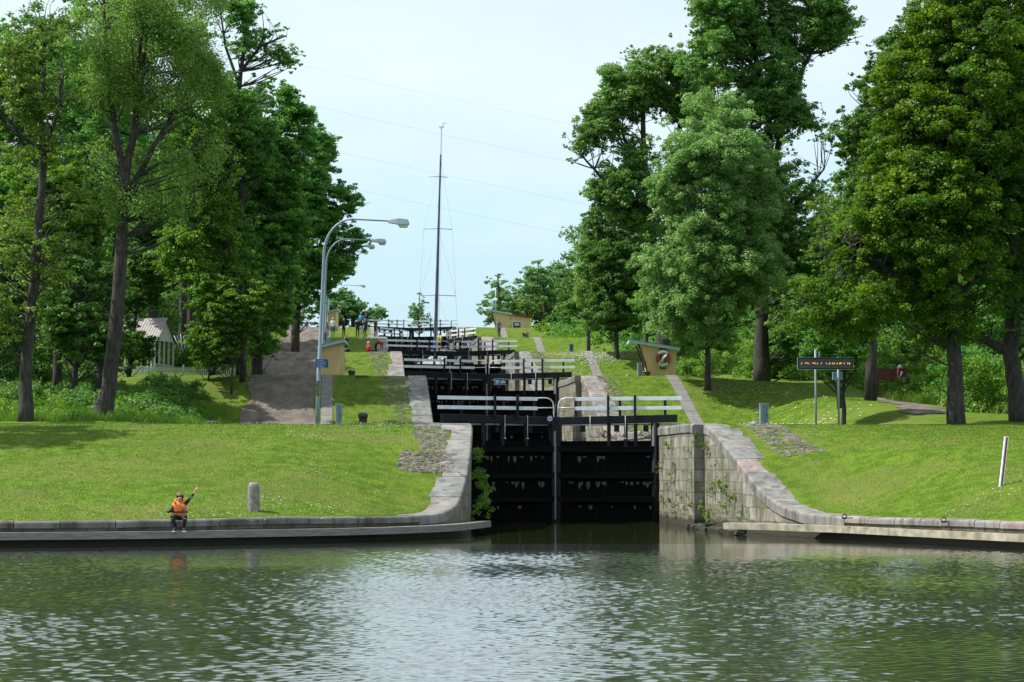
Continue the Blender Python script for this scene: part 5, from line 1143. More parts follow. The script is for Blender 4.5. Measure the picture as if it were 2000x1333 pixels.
T('maple_tree', 'big maple out of view beyond the thin rough barked maple', 70, [[(-330, 850, .4), (-325, 600, .35), (-320, 300, .2)]], [[(-430, 150), (-450, 400), (-400, 600), (-300, 620), (-200, 540), (-190, 300), (-230, 150), (-330, 100)]], LF['green'], leaf=.24, r_m=1.3, seed=41, cover=.9)
T('lime_tree', 'leafy lime shading the lower gravel path, set back from the front birch', 106, [[(474, 770, .15), (470, 600, .14), (430, 400, .1)]], [[(330, 120), (300, 300), (330, 420), (290, 520), (345, 590), (400, 625), (450, 640), (490, 600), (480, 500), (480, 300), (450, 150), (400, 80)]], LF['weed'], leaf=.16, r_m=.9, seed=42, maxd=3.2, cover=1.1, flat=.7)  # yellow-green leaf colour imitates backlight coming through the crown
T('elm_tree', 'leafy elm over the pavilion, lit from above', 124, [[(300, 720, .3), (300, 500, .25), (290, 350, .15)]], [[(180, 300), (160, 480), (210, 590), (320, 600), (380, 560), (400, 420), (360, 300), (270, 240)]], LF['green'], leaf=.2, r_m=1.1, seed=43, maxd=3.2, cover=1.3)
T('hazel_tree', 'bright leafy hazel with low branches beside the gravel path', 104, [[(452, 745, .05), (455, 680, .045), (465, 600, .03)]], [[(400, 530), (372, 600), (358, 665), (385, 705), (440, 708), (485, 680), (525, 640), (558, 575), (530, 520)]], LF['weed'], leaf=.14, r_m=.6, seed=47, maxd=1.6, cover=1.2, void=.3)
T('maple_tree', 'yellow green maple filling the space between the thin maple and the birch', 95, [[(110, 800, .2), (115, 600, .16), (120, 400, .1)]], [[(20, 320), (0, 480), (40, 620), (120, 660), (200, 600), (230, 480), (220, 340), (140, 270)]], LF['weed'], leaf=.15, r_m=.9, seed=45, maxd=2.6, cover=1.0)
T('oak_tree', 'broad oak deep in the wood behind the pavilion trees', 140, [[(60, 720, .35), (70, 500, .3), (80, 300, .2)]], [[(-80, 60), (-90, 650), (60, 700), (250, 690), (300, 560), (330, 300), (250, 100), (80, 20)]], LF['green'], leaf=.26, r_m=1.5, seed=46, maxd=3, cover=1.0)
T('lime_tree', 'lime beside the gravel path between the dense lime and the far small hut', 172, [[(520, 660, .3), (520, 500, .25), (520, 350, .12)]], [[(430, 250), (420, 450), (460, 600), (540, 640), (600, 600), (610, 450), (590, 300), (520, 220)]], LF['green'], leaf=.24, r_m=1.3, seed=44, maxd=3.4, cover=1.3)
# ------------------------------------------------------------------ undergrowth and bushes
def mass(name, label, spots, m, leaf=.17, kind='stuff', cat=None, cover=1.2, dens=1, flat=.8, seed=0, up=.6):
    rng = np.random.default_rng(seed + 900); cen = []; rad = []
    for x, y, h, r_ in spots:
        z = gz(x, y); n = max(2, int(h / (r_ * .8)) + 1)
        for k in range(n * 3):
            cen.append((x + rng.normal() * r_ * .7, y + rng.normal() * r_ * .7, z + rng.random() * h * (1 if k else .3))); rad.append(r_ * rng.uniform(.35, .6))
    cen = np.array(cen); rad = np.array(rad); per = np.maximum(6, (cover * 3.14 * rad ** 2 / (leaf * leaf * .33)).astype(int))
    tc = np.clip(.45 + .18 * rng.normal(size=len(cen)), 0, 1); c0 = cen.mean(0); c0[2] = gz(c0[0], c0[1])
    v, tone = leaf_arrays(cen - c0, rad, per, leaf, rng=rng, tone_c=tc, flat=flat, up=up); NLEAF[0] += len(tone)
    o = leaf_object(name, v, tone, m, loc=c0); tag(o, label, cat, kind=kind if kind else None); return o
r = random.Random(77)
def tspots(n, t0, t1, y0, y1, h0, h1, r0, r1, fn=None):
    out = []
    for _ in range(n):
        y = r.uniform(y0, y1); t = r.uniform(t0, t1); f = fn(t, y) if fn else 1
        if f <= 0: continue
        out.append((t + cx(y), y, r.uniform(h0, h1) * f, r.uniform(r0, r1)))
    return out
# thicket on the far bank behind the wide lawn: starts lower at its edge and rises behind
mass('undergrowth', 'bright bushy thicket along the edge of the wide lawn', tspots(150, 19.5, 25, 88, 118, .5, 2.4, .5, .9, lambda t, y: .45 + (t - 19.5) / 6) + tspots(60, 15.5, 20, 118, 150, .6, 2.2, .5, .9, lambda t, y: .5 + (t - 15.5) / 6), LF['weed'], leaf=.17, seed=1)
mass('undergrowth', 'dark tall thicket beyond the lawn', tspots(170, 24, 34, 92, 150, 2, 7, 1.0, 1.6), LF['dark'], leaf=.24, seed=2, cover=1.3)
mass('undergrowth', 'green belt of bushes beyond the daisy slope', tspots(150, 14.5, 22, 140, 225, .8, 4.0, .8, 1.3, lambda t, y: .35 + (t - 14.5) / 7), LF['green'], leaf=.24, seed=3)
mass('undergrowth', 'pale low bushes near the small red board', tspots(36, 12.5, 15.5, 170, 215, .5, 1.3, .5, .8), LF['weed'], leaf=.22, seed=4)
mass('woodland', 'far wood beyond the bushes', tspots(170, 20, 60, 150, 300, 5, 13, 1.6, 2.6), LF['dark'], leaf=.42, seed=5, cover=1.0)
mass('woodland', 'shaded wood beyond the pavilion', tspots(210, -70, -22, 128, 240, 4, 15, 1.5, 2.4), LF['dark'], leaf=.38, seed=6, cover=1.0)
mass('undergrowth', 'shady weeds under the front trunks', tspots(200, -30, -15.2, 79, 98, .15, .75, .3, .6, lambda t, y: .6 + (-t - 15) / 18 + .4 * (y - 79) / 25), LF['weed'], leaf=.13, seed=7, cover=1.0, up=.3)
mass('undergrowth', 'dark shrubs and ferns in the deep shade between the front trunks', tspots(190, -27, -15.0, 82, 107, .35, 1.15, .45, .8, lambda t, y: 0 if (y > 105 or t > -14.9 - .03 * (y - 82)) else .6 + .4 * (-t - 15) / 10), LF['dark'], leaf=.14, seed=12, cover=1.3)  # shade put into the leaf colour, since sun still reaches this ground
mass('undergrowth', 'dark bushes beyond the picket fence', tspots(110, -34, -16.5, 124, 150, 1.0, 4.2, .8, 1.3), LF['dark'], leaf=.2, seed=8)
mass('undergrowth', 'light bushes around the pavilion', tspots(46, -21, -15.5, 122, 150, .5, 2.0, .5, .8), LF['weed'], leaf=.17, seed=9)
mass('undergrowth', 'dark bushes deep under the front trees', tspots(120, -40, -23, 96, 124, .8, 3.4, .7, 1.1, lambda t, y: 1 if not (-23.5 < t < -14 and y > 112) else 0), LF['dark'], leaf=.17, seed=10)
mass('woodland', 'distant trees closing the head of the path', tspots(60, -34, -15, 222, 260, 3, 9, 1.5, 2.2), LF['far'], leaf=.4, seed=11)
def bush(label, px, D, h, w_, m, leaf=.15, seed=0, group=None, cover=1.4):
    x = (px - 1000) / F * D; return mass('bush', label, [(x + r.uniform(-w_, w_) * .5, D + r.uniform(-w_, w_) * .4, h, w_ * .6) for _ in range(7)], m, leaf=leaf, kind=None, cat='bush', seed=seed, cover=cover)
bush('tall pale green bush between the straight dark trunk and the leaning one', 1930, 86, 2.3, 1.5, LF['weed'], seed=21)
bush('bushy shrub with whitish leaves just beside the straight dark trunk', 1895, 88, 2.6, 1.2, LF['green'], seed=22)
bush('rounded bright bush beyond the open ash trunk', 1530, 118, 2.8, 1.8, LF['weed'], seed=23)
bush('leafy bush under the slatted red board', 1722, 106, 1.1, .9, LF['green'], seed=24)
bush('low bush against the gate pier wall of the lock hut lawn', 1330, 122, 1.6, 1.4, LF['weed'], seed=25)
# grass tufts: long grass strips
def blades(name, label, pts, m, h, w_, seed=0, kind='stuff', lean=.35, tone=(.2, .8)):
    rng = np.random.default_rng(seed + 300); N = len(pts); p = np.asarray(pts, float); z = gv(p[:, 0], p[:, 1]); H = h * rng.uniform(.5, 1.3, N)
    a = rng.uniform(0, 6.283, N); dx = np.cos(a) * w_; dy = np.sin(a) * w_; lx = rng.normal(size=N) * lean * H; ly = rng.normal(size=N) * lean * H
    b = np.stack([p[:, 0], p[:, 1], z - .01], 1)
    v = np.stack([b - np.stack([dx, dy, 0 * dx], 1), b + np.stack([dx, dy, 0 * dx], 1), b + np.stack([lx * .6 + dx * .4, ly * .6 + dy * .4, H * .6], 1), b + np.stack([lx, ly, H], 1)], 1).reshape(-1, 3)
    c0 = np.array([p[:, 0].mean(), p[:, 1].mean(), 0]); NLEAF[0] += N
    patch = .5 + .25 * np.sin(p[:, 0] * .9 + p[:, 1] * .4) * np.sin(p[:, 1] * .7 - p[:, 0] * .3)
    o = leaf_object(name, v - c0, np.clip(patch * .5 + rng.uniform(*tone, N) * .5, 0, 1), m, loc=c0); tag(o, label, kind=kind); return o
g = np.random.default_rng(4)
def scatter(n, x0, x1, y0, y1, ok): 
    x = g.uniform(x0, x1, n); y = g.uniform(y0, y1, n); k = ok(x, y); return np.stack([x[k], y[k]], 1)
front_ok = lambda x, y: edge_dist(x, y) > .75
def cobfree(x, y):
    t = x - cx(y); return ~(((t > -6.1) & (t < -4.9) & (y > 69.3) & (y < 74)) | ((t > -6.9) & (t < -4.9) & (y > 67.4) & (y < 69.6)) | ((t > 5.7) & (t < 7.4) & (y > 68.8) & (y < 74)))
blades('lawn_grass', 'mown grass of the front lawns', scatter(330000, -24, 22, 50, 75.5, lambda x, y: front_ok(x, y) & cobfree(x, y) & (np.abs(x - cx(y)) > 5.0)), LF['grass'], .042, .012, 1, tone=(.35, .65))
blades('long_grass', 'long grass in the shade under the front trees', scatter(60000, -30, -12.0, 78, 103, lambda x, y: (x - cx(y) < -14.2) & (y < 101.5)), LF['weed'], .34, .02, 2)
blades('long_grass', 'long grass along the thicket by the wide lawn', scatter(26000, 14, 26, 84, 112, lambda x, y: (x - cx(y) > 18.6) & (x - cx(y) < 24)), LF['grass'], .5, .022, 3)
for k in range(1, 5):
    c1 = CR0 + PERIOD * k
    blades('lawn_grass', f'mown grass on the {ordn[k]} slope', scatter(40000 // k, -26, 18, c1 - 11, c1 + 2, lambda x, y: (np.abs(x - cx(y)) > 5.4) & (np.abs(x - cx(y) - 9.2) > .5) & (np.abs(x - cx(y) + 9.35) > .45) & ((x - cx(y) > -9.8) | (x - cx(y) < -13.9)) & (x - cx(y) > -15.5) & (x - cx(y) < 17)), LF['grass'], .07, .015, 10 + k)
blades('verge_grass', 'rough grass along both edges of the gravel path', np.concatenate([scatter(60000, -32, -9, 76, 215, lambda x, y: np.abs(x - cx(y) + 13.75) < .45), scatter(60000, -32, -7, 76, 215, lambda x, y: np.abs(x - cx(y) + 9.95) < .28)]), LF['grass'], .13, .018, 30)
# daisies: tiny white discs on short stems
M_daisy = mat('daisy', (.75, .76, .72), .7, .05)
def daisies(label, clusters, seed=0, s_=.017):
    rng = random.Random(seed); mb = MB()
    for px, py_D, n, sx, sy in clusters:
        X0 = (px - 1000) / F * py_D
        for _ in range(n):
            x = X0 + rng.gauss(0, sx); y = py_D + rng.gauss(0, sy)
            if abs(x - cx(y)) < 5.6: continue
            z = gz(x, y) + .06; q = s_ * rng.uniform(.7, 1.3); mb.add([(x + q * math.cos(a), y + q * math.sin(a), z + .3 * q * math.sin(a + 1)) for a in (0, 1.05, 2.09, 3.14, 4.19, 5.24)], [tuple(range(6))])
    o = mb.build('daisies', M_daisy); tag(o, label, kind='stuff')
daisies('scattered daisies on the front lawns', [(735, 72.5, 90, .8, .8), (760, 71.5, 50, .6, .8), (640, 74, 130, 2.6, .7), (610, 70, 70, .5, .3), (560, 60, 60, 1.5, .3), (480, 58.5, 60, 1.6, .5), (330, 57, 60, 1.8, .5), (60, 56.5, 40, 3, .5), (600, 65, 60, .8, .4), (1500, 74.5, 70, .9, .3), (1600, 71, 20, .4, .2), (1880, 57, 30, 1.2, .6), (1980, 58, 25, .8, .8), (250, 73, 20, .3, .2)], 1, .016)
daisies('drifts of daisies on the upper slopes', [(1180, 140.5, 500, 1.3, .5), (1150, 139.5, 300, 1.2, .8), (1150, 136, 220, .9, .8), (1120, 141, 200, 1.2, .4), (1550, 92, 70, 1.2, 2), (1530, 98, 60, 1.2, 2), (1620, 90, 40, 1, 2), (1440, 104, 60, 1.2, 1), (1460, 103, 60, 1, 1.5), (1590, 86, 50, 1, 2), (1290, 96, 50, .6, .3)], 2, .035)
# dandelions / fallen leaves near the child
mb = MB(); rr_ = random.Random(3)
for _ in range(60):
    x = rr_.uniform(-15, -4); y = rr_.uniform(56, 74); z = gz(x, y) + .07; mb.add([(x - .03, y, z), (x, y - .03, z), (x + .04, y, z + .02), (x, y + .03, z)], [(0, 1, 2, 3)])
tag(mb.build('fallen_leaves', MATS['flag_yellow']), 'few yellow leaves scattered on the front lawn', kind='stuff')
# plants hanging on the lock walls
def wallplant(label, spots, m, seed, leaf=.09, cover=1.3, drp=1.0, name='wall_shrub', cat='shrub'):
    rng = np.random.default_rng(seed); cen = []; rad = []
    for x, y, z, r_ in spots:
        for k in range(5): cen.append((x + rng.normal() * r_ * .45, y + rng.normal() * r_ * .45, z + rng.normal() * r_ * .5 * drp)); rad.append(r_ * rng.uniform(.35, .6))
    cen = np.array(cen); rad = np.array(rad); per = np.maximum(6, (cover * 3.14 * rad ** 2 / (leaf * leaf * .33)).astype(int)); c0 = cen.mean(0)
    v, tone = leaf_arrays(cen - c0, rad, per, leaf, rng=rng, tone_c=np.clip(.5 + .25 * rng.normal(size=len(cen)), 0, 1)); NLEAF[0] += len(tone)
    tag(leaf_object(name, v, tone, m, loc=c0), label, cat)
def pw(px, py, D, r_px): p = P(px, py, D); return (p.x, p.y, p.z, r_px / S(D))
wallplant('tall leafy shrub growing from the curved wing wall beside the lowest gate', [pw(*q) for q in ((930, 880, 74, 14), (936, 900, 73.5, 18), (930, 930, 72.5, 22), (945, 935, 73, 18), (938, 960, 72, 22), (952, 950, 73.5, 14), (940, 985, 71.5, 18), (930, 1000, 71, 14), (948, 975, 72.5, 16))], LF['weed'], 1, cover=1.5)
wallplant('small bright sprig near the top corner of the gate pier', [pw(1300, 868, 78.5, 9), pw(1316, 872, 77.5, 9)], LF['weed'], 2, cover=1.2)
wallplant('leafy bunch hanging halfway down the gate pier', [pw(1325, 905, 77, 11), pw(1322, 920, 77, 12), pw(1332, 930, 76, 9)], LF['green'], 3)
wallplant('yellow green sprigs at the top of the slot between pier and wing wall', [pw(1362, 862, 72.6, 8), pw(1372, 868, 72.2, 8), pw(1360, 850, 72.6, 5)], LF['maple'], 4)
wallplant('grassy tuft low on the gate pier', [pw(1325, 985, 77, 12), pw(1310, 975, 78, 9), pw(1340, 990, 75, 9)], LF['grass'], 5, leaf=.06, drp=.6)
wallplant('leafy clump at the foot of the slot near the footing rocks', [pw(1375, 1000, 72.4, 12), pw(1368, 985, 72.4, 9), pw(1384, 1008, 71.5, 9)], LF['weed'], 6)
wallplant('sprigs halfway down the flared wing wall', [pw(1418, 950, 68.9, 9), pw(1430, 962, 68, 9), pw(1405, 945, 69.5, 6)], LF['maple'], 7)
wallplant('dry tufts in the joints of the flared wing wall', [pw(1395, 905, 70.8, 6), pw(1400, 930, 70.2, 7), pw(1385, 960, 71.2, 7), pw(1410, 985, 69.6, 8), pw(1400, 1000, 70, 7)], LF['yellow'], 8, leaf=.06, drp=2, cover=.7)
wallplant('tuft of weeds on the chamber wall above the lowest gate', [pw(1105, 792, 110, 7), pw(1100, 806, 110, 6), pw(1108, 815, 110, 6)], LF['weed'], 9)
wallplant('small weeds by the third gate wall', [pw(1020, 690, 145, 4), pw(1008, 694, 145, 3)], LF['weed'], 10)

wp_ = random.Random(8); spots_ = []
for _ in range(26): f = wp_.random(); spots_.append((cx(80.4 - 7.2 * f) + 3.97, 80.4 - 7.2 * f, wp_.uniform(.3, 3.2), wp_.uniform(.08, .2)))
wallplant('grass tufts rooted in the joints of the gate pier face', spots_, LF['grass'], 31, leaf=.05, cover=.9, drp=1.3, name='wall_grass', cat='weeds')
spots_ = []
for _ in range(26): f = wp_.random(); y_ = 72.8 - 5.6 * f; x_ = float(np.interp(-y_, -WRy, WRx)) - .02; spots_.append((x_, y_, wp_.uniform(.3, 3.1 - 2.0 * f), wp_.uniform(.08, .2)))
wallplant('dry and green tufts rooted in the joints of the flared wall', spots_, LF['yellow'], 32, leaf=.05, cover=.8, drp=1.6, name='wall_grass', cat='weeds')
# ------------------------------------------------------------------ people
def body(name, loc, rz, J, edges, radii, zones, mats, sub=2, parent=None):
    """one continuous skinned surface; zones: bone -> material index"""
    names = list(J); idx = {n: i for i, n in enumerate(names)}
    me = bpy.data.meshes.new(name); me.from_pydata([J[n] for n in names], [(idx[a], idx[b]) for a, b in edges], []); o = bpy.data.objects.new(name, me); C.objects.link(o)
    m = o.modifiers.new('skin', 'SKIN'); m.use_smooth_shade = True
    for n in names:
        sv = me.skin_vertices[0].data[idx[n]]; q = radii[n]; sv.radius = q if isinstance(q, tuple) else (q, q); sv.use_root = (n == 'pelvis')
    s2 = o.modifiers.new('sub', 'SUBSURF'); s2.levels = sub; s2.render_levels = sub
    dg = bpy.context.evaluated_depsgraph_get(); me2 = bpy.data.meshes.new_from_object(o.evaluated_get(dg)); bpy.data.objects.remove(o)
    me2.materials.clear()
    for mm in mats: me2.materials.append(mm)
    segs = [(Vector(J[a]), Vector(J[b]), zones.get((a, b), 0)) for a, b in edges]
    for pl in me2.polygons:
        c = pl.center; best = 1e9
        for a, b, z in segs:
            d = b - a; u = max(0, min(1, (c - a).dot(d) / (d.length_squared + 1e-9))); q = (c - a - d * u).length
            if q < best: best = q; bz = z
        pl.material_index = bz; pl.use_smooth = True
    ob = bpy.data.objects.new(name, me2); C.objects.link(ob); ob.location = loc; ob.rotation_euler = (0, 0, rz); return ob
STAND = dict(pelvis=(0, 0, .95), spine=(0, .01, 1.12), chest=(0, .0, 1.36), neck=(0, 0, 1.50), head=(0, -.01, 1.58), crown=(0, -.01, 1.68),
  sl=(-.17, 0, 1.42), el=(-.24, .02, 1.14), wl=(-.25, -.04, .90), hl=(-.25, -.06, .80), sr=(.17, 0, 1.42), er=(.24, .02, 1.14), wr=(.25, -.04, .90), hr=(.25, -.06, .80),
  pl=(-.09, 0, .90), kl=(-.10, -.02, .50), al=(-.10, .02, .09), tl=(-.11, -.13, .04), pr=(.09, 0, .90), kr=(.10, -.02, .50), ar=(.10, .02, .09), tr=(.11, -.13, .04))
RAD = dict(pelvis=(.15, .11), spine=(.14, .10), chest=(.17, .11), neck=.055, head=.085, crown=.075, sl=.07, el=.045, wl=.032, hl=.035, sr=.07, er=.045, wr=.032, hr=.035, pl=.09, kl=.06, al=.042, tl=.035, pr=.09, kr=.06, ar=.042, tr=.035)
EDG = [('pelvis', 'spine'), ('spine', 'chest'), ('chest', 'neck'), ('neck', 'head'), ('head', 'crown'), ('chest', 'sl'), ('sl', 'el'), ('el', 'wl'), ('wl', 'hl'), ('chest', 'sr'), ('sr', 'er'), ('er', 'wr'), ('wr', 'hr'), ('pelvis', 'pl'), ('pl', 'kl'), ('kl', 'al'), ('al', 'tl'), ('pelvis', 'pr'), ('pr', 'kr'), ('kr', 'ar'), ('ar', 'tr')]
ZON = {e_: 1 for e_ in EDG}
for e_ in (('neck', 'head'), ('head', 'crown'), ('wl', 'hl'), ('wr', 'hr')): ZON[e_] = 0
for e_ in (('pelvis', 'pl'), ('pl', 'kl'), ('kl', 'al'), ('pelvis', 'pr'), ('pr', 'kr'), ('kr', 'ar')): ZON[e_] = 2
for e_ in (('al', 'tl'), ('ar', 'tr')): ZON[e_] = 3
def hair(parent, J, m, r_=.105, back=.02):
    h = Vector(J['head']).lerp(Vector(J['crown']), .55); mb = MB(); n = 14; vs = []; fs = []
    for i in range(8):
        a = math.pi * .62 * i / 7
        for k in range(n):
            b = 2 * math.pi * k / n; rr = r_ * math.sin(a); z = r_ * math.cos(a) * 1.12
            y = rr * math.sin(b) + back; z2 = z
            if math.sin(b) < -.35 and i > 3: z2 = max(z, .045)
            vs.append((h.x + rr * math.cos(b) * .92, h.y + y, h.z + z2))
    fs = [(i * n + k, i * n + (k + 1) % n, (i + 1) * n + (k + 1) % n, (i + 1) * n + k) for i in range(7) for k in range(n)]
    mb.add(vs, fs, 0, True); return mb.build('hair', m, parent)
def person(px, D, zfeet, rz, label, top, legs, hairm=None, h=1.72, pose=None, shoe=None, extra=None):
    J = dict(STAND)
    if pose: J.update(pose)
    k = h / 1.76; J = {a: tuple(c * k for c in b) for a, b in J.items()}; R = {a: (tuple(c * k for c in b) if isinstance(b, tuple) else b * k) for a, b in RAD.items()}
    x = (px - 1000) / F * D; z = gz(x, D) + .02 if zfeet is None else zfeet
    o = body('person', (x, D, z), rz, J, EDG, R, ZON, [M_skin, top, legs, shoe or M_blackcloth], 1); tag(o, label, 'person')
    hair(o, J, hairm or M_hair, .105 * k); return o
M_pale = MATS.get('repointed_masonry') or M_pale
M_shirt = mat('white_shirt', (.72, .74, .78), .8, .05); M_greyt = mat('grey_trousers', (.10, .10, .12), .8, .1); M_blue = mat('bright_blue_jacket', (.01, .30, .48), .7, .1); M_redj = mat('red_jacket', (.42, .02, .02), .7, .1); M_den = mat('denim', (.03, .045, .08), .8, .15); M_greytop = mat('grey_top', (.16, .16, .19), .8, .1); M_darkblue = mat('dark_blue_jacket', (.015, .02, .05), .8, .1); M_yel = mat('hi_vis_yellow', (.6, .85, .05), .6, .05)
pi = math.pi
D4 = 177.2
crossed = dict(el=(-.24, -.04, 1.14), wl=(-.08, -.2, 1.12), hl=(.02, -.22, 1.14), er=(.24, -.04, 1.14), wr=(.08, -.22, 1.1), hr=(-.02, -.24, 1.12))
person(649.5, 178, None, pi, 'person in white shirt and grey trousers by the small hut', M_shirt, M_greyt, M_fair, 1.78, dict(el=(-.25, 0, 1.14), er=(.25, 0, 1.14)))
person(670.5, 176.5, None, 2.6, 'grey haired person in a dark jacket directly behind the bald one', M_blackcloth, M_blackcloth, M_fair, 1.7, crossed)
person(674, 157, 11.0, .3, 'bald headed person in black with folded arms, standing lower by the far bollard', M_blackcloth, M_blackcloth, M_hair, 1.78, crossed)
person(697.5, 178, None, .4, 'short haired person in black facing the lock on the grass, beside the fair haired one', M_blackcloth, M_blackcloth, M_hair, 1.72)
person(712, 177.6, None, -.5, 'fair haired person in a black tracksuit standing on the grass', M_blackcloth, M_blackcloth, M_fair, 1.7, dict(wr=(.12, -.2, 1.1), hr=(.05, -.25, 1.12)))
person(704, 206, 16.6, pi - .2, 'person in a bright turquoise jacket with a dark cap', M_blue, M_blackcloth, M_hair, 1.8)
person(714, 208, 16.7, pi, 'tall person in a navy jacket next to the turquoise jacket', M_darkblue, M_darkblue, M_hair, 1.85)
person(732.5, 177.5, None, .9, 'person in black standing on the stone coping at the end of the railing', M_blackcloth, M_blackcloth, M_hair, 1.7, dict(el=(-.22, -.08, 1.15), wl=(-.15, -.28, 1.1), hl=(-.12, -.34, 1.1)))
bend = dict(spine=(0, -.12, 1.06), chest=(0, -.36, 1.12), neck=(0, -.5, 1.08), head=(0, -.57, 1.02), crown=(0, -.64, .95), sl=(-.17, -.42, 1.1), el=(-.18, -.45, .82), wl=(-.14, -.42, .58), hl=(-.12, -.42, .48), sr=(.17, -.42, 1.1), er=(.18, -.5, .82), wr=(.14, -.5, .58), hr=(.12, -.52, .48))
person(733, 148.5, None, pi / 2 - .2, 'person in a red and black jacket bending over on the coping', M_redj, M_blackcloth, M_hair, 1.72, bend)
sit = dict(pelvis=(0, 0, .16), spine=(0, .02, .34), chest=(0, 0, .56), neck=(0, 0, .7), head=(0, -.02, .79), crown=(0, -.02, .9), sl=(-.17, 0, .62), el=(-.32, .0, .42), wl=(-.44, -.12, .34), hl=(-.5, -.16, .32), sr=(.17, 0, .62), er=(.26, -.02, .4), wr=(.22, -.2, .25), hr=(.2, -.25, .22),
   pl=(-.1, -.02, .14), kl=(-.2, -.42, .34), al=(-.14, -.62, .06), tl=(-.14, -.74, .05), pr=(.1, -.02, .14), kr=(.2, -.42, .34), ar=(.14, -.62, .06), tr=(.14, -.74, .05))
person(719, 145.2, None, 2.6, 'person in a red jacket and white cap sitting on the grass', M_redj, M_blackcloth, mat('white_cap', (.6, .6, .58), .7), 1.7, sit)
person(598, 222, P(598, 655, 222).z, pi, 'person in a blue grey shirt, half hidden at the top of the gravel path', mat('slate_shirt', (.08, .1, .15), .8), M_den, M_hair, 1.7)
person(974.5, 178.5, None, .8, 'person in a grey top and dark jeans by the paved path on the far bank', M_greytop, M_den, M_hair, 1.75, dict(wl=(-.12, -.2, 1.0), hl=(-.06, -.26, 1.02)))
pr_ = person(858, 168, P(857, 651, 168).z - 1.68, 0, 'sailor in a red suit and yellow life vest standing beside the mast', mat('rust_red_suit', (.40, .055, .02), .7), mat('rust_red_trousers', (.36, .045, .02), .7), M_hair, 1.68, dict(el=(-.34, -.05, 1.2), wl=(-.16, -.2, 1.3), hl=(-.08, -.24, 1.35), er=(.34, -.05, 1.2), wr=(.16, -.2, 1.3), hr=(.08, -.24, 1.35)))
mb = MB()
for s_ in (-1, 1): mb.tube([(s_ * .09, -.10, 1.45), (s_ * .10, -.14, 1.3), (s_ * .09, -.13, 1.0)], [.05, .07, .05], 8)
mb.build('life_vest', M_yel, pr_)

# the child on the quay
bD = 54.95; s0 = S(bD)
def bp_(px, py, dy=0): return ((px - 352) / s0, dy, EYE - (py - 920) / s0)
J = dict(pelvis=bp_(352, 1010, .22), spine=bp_(352, 1001, .19), chest=bp_(352, 988.5, .12), neck=bp_(352, 979, .07), head=bp_(352.8, 974, .03), crown=bp_(353.2, 968.5, .02), nose=bp_(352.9, 973.6, -.055),
  sl=bp_(341, 985, .1), el=bp_(336.5, 997.5, .06), wl=bp_(330.5, 999.5, -.1), hl=bp_(328.8, 998.4, -.15), sr=bp_(363, 984, .1), er=bp_(370, 976, .05), wr=bp_(380.5, 963.5, .0), hr=bp_(383.5, 958.8, -.01),
  pl=bp_(348, 1010, .18), kl=bp_(340.5, 1008, -.16), al=bp_(346.5, 1031, -.06), tl=bp_(344.5, 1034.4, -.24), pr=bp_(356, 1010, .18), kr=bp_(366.5, 1008, -.16), ar=bp_(361, 1031, -.06), tr=bp_(365, 1034.4, -.24))
Rb = dict(pelvis=(.12, .11), spine=(.115, .09), chest=(.125, .09), neck=.045, head=.082, crown=.085, nose=.018, sl=.062, el=.047, wl=.034, hl=.028, sr=.06, er=.047, wr=.03, hr=.026, pl=.09, kl=.075, al=.05, tl=.038, pr=.09, kr=.075, ar=.05, tr=.038)
E2 = list(EDG) + [('head', 'nose')]; Z2 = dict(ZON); Z2[('head', 'nose')] = 0
for side, ang0, hand in (('l', -1, 'hl'), ('r', 1, 'hr')):
    hx, hy, hz = J[hand]
    dirs = [(-.35, 0, .9), (-.15, -.1, 1), (.05, -.1, 1.02), (.25, 0, .9), (-.9, -.2, .3)] if side == 'l' else [(-.1, 0, .95), (.12, 0, 1.02), (.32, 0, .98), (.5, 0, .85), (-.75, -.2, .55)]
    for i, (a, b_, c_) in enumerate(dirs):
        L_ = .055 if i == 4 else (.06, .07, .068, .055)[i]; nm = f'f{side}{i}'; o_ = (i - 1.5) * .012 if i < 4 else 0
        J[nm + 'a'] = (hx + a * L_ * .55 + o_, hy + b_ * L_, hz + c_ * L_ * .55); J[nm + 'b'] = (hx + a * L_ + o_, hy + b_ * L_ - (.02 if side == 'l' else .004), hz + c_ * L_)
        Rb[nm + 'a'] = .0095; Rb[nm + 'b'] = .0075; E2 += [(hand, nm + 'a'), (nm + 'a', nm + 'b')]; Z2[(hand, nm + 'a')] = 0; Z2[(nm + 'a', nm + 'b')] = 0
X0b = (352 - 1000) / F * bD
M_shoe = mat('dark_shoe', (.02, .025, .035), .6, .1)
boy = body('person', (X0b, bD, 0), 0, J, E2, Rb, Z2, [M_skin, M_blackcloth, M_blackcloth, M_shoe], 2)
tag(boy, 'child in an orange life vest squatting on the quay with one arm raised', 'person')
hb = hair(boy, {'head': J['head'], 'crown': bp_(353.4, 967.6, .035)}, M_hair, .112, .015)
# face: eyes, brows, mouth, ears
mb = MB()
for s_ in (-1, 1): mb.lathe([(0, -.011), (.011, 0), (0, .011)], (J['head'][0] + s_ * .033, J['head'][1] - .078, J['head'][2] + .018), 8)
mb.build('eyes', M_blackcloth, boy); mb = MB(); mb.box((J['head'][0], J['head'][1] - .075, J['head'][2] - .045), (.045, .012, .010)); mb.build('mouth', mat('lips', (.35, .10, .09), .5), boy)
for s_ in (-1, 1): mb = MB(); mb.lathe([(0, -.028), (.014, -.015), (.016, .008), (0, .03)], (J['head'][0] + s_ * .088, J['head'][1] + .01, J['head'][2] + .005), 8); mb.build('ear', M_skin, boy)
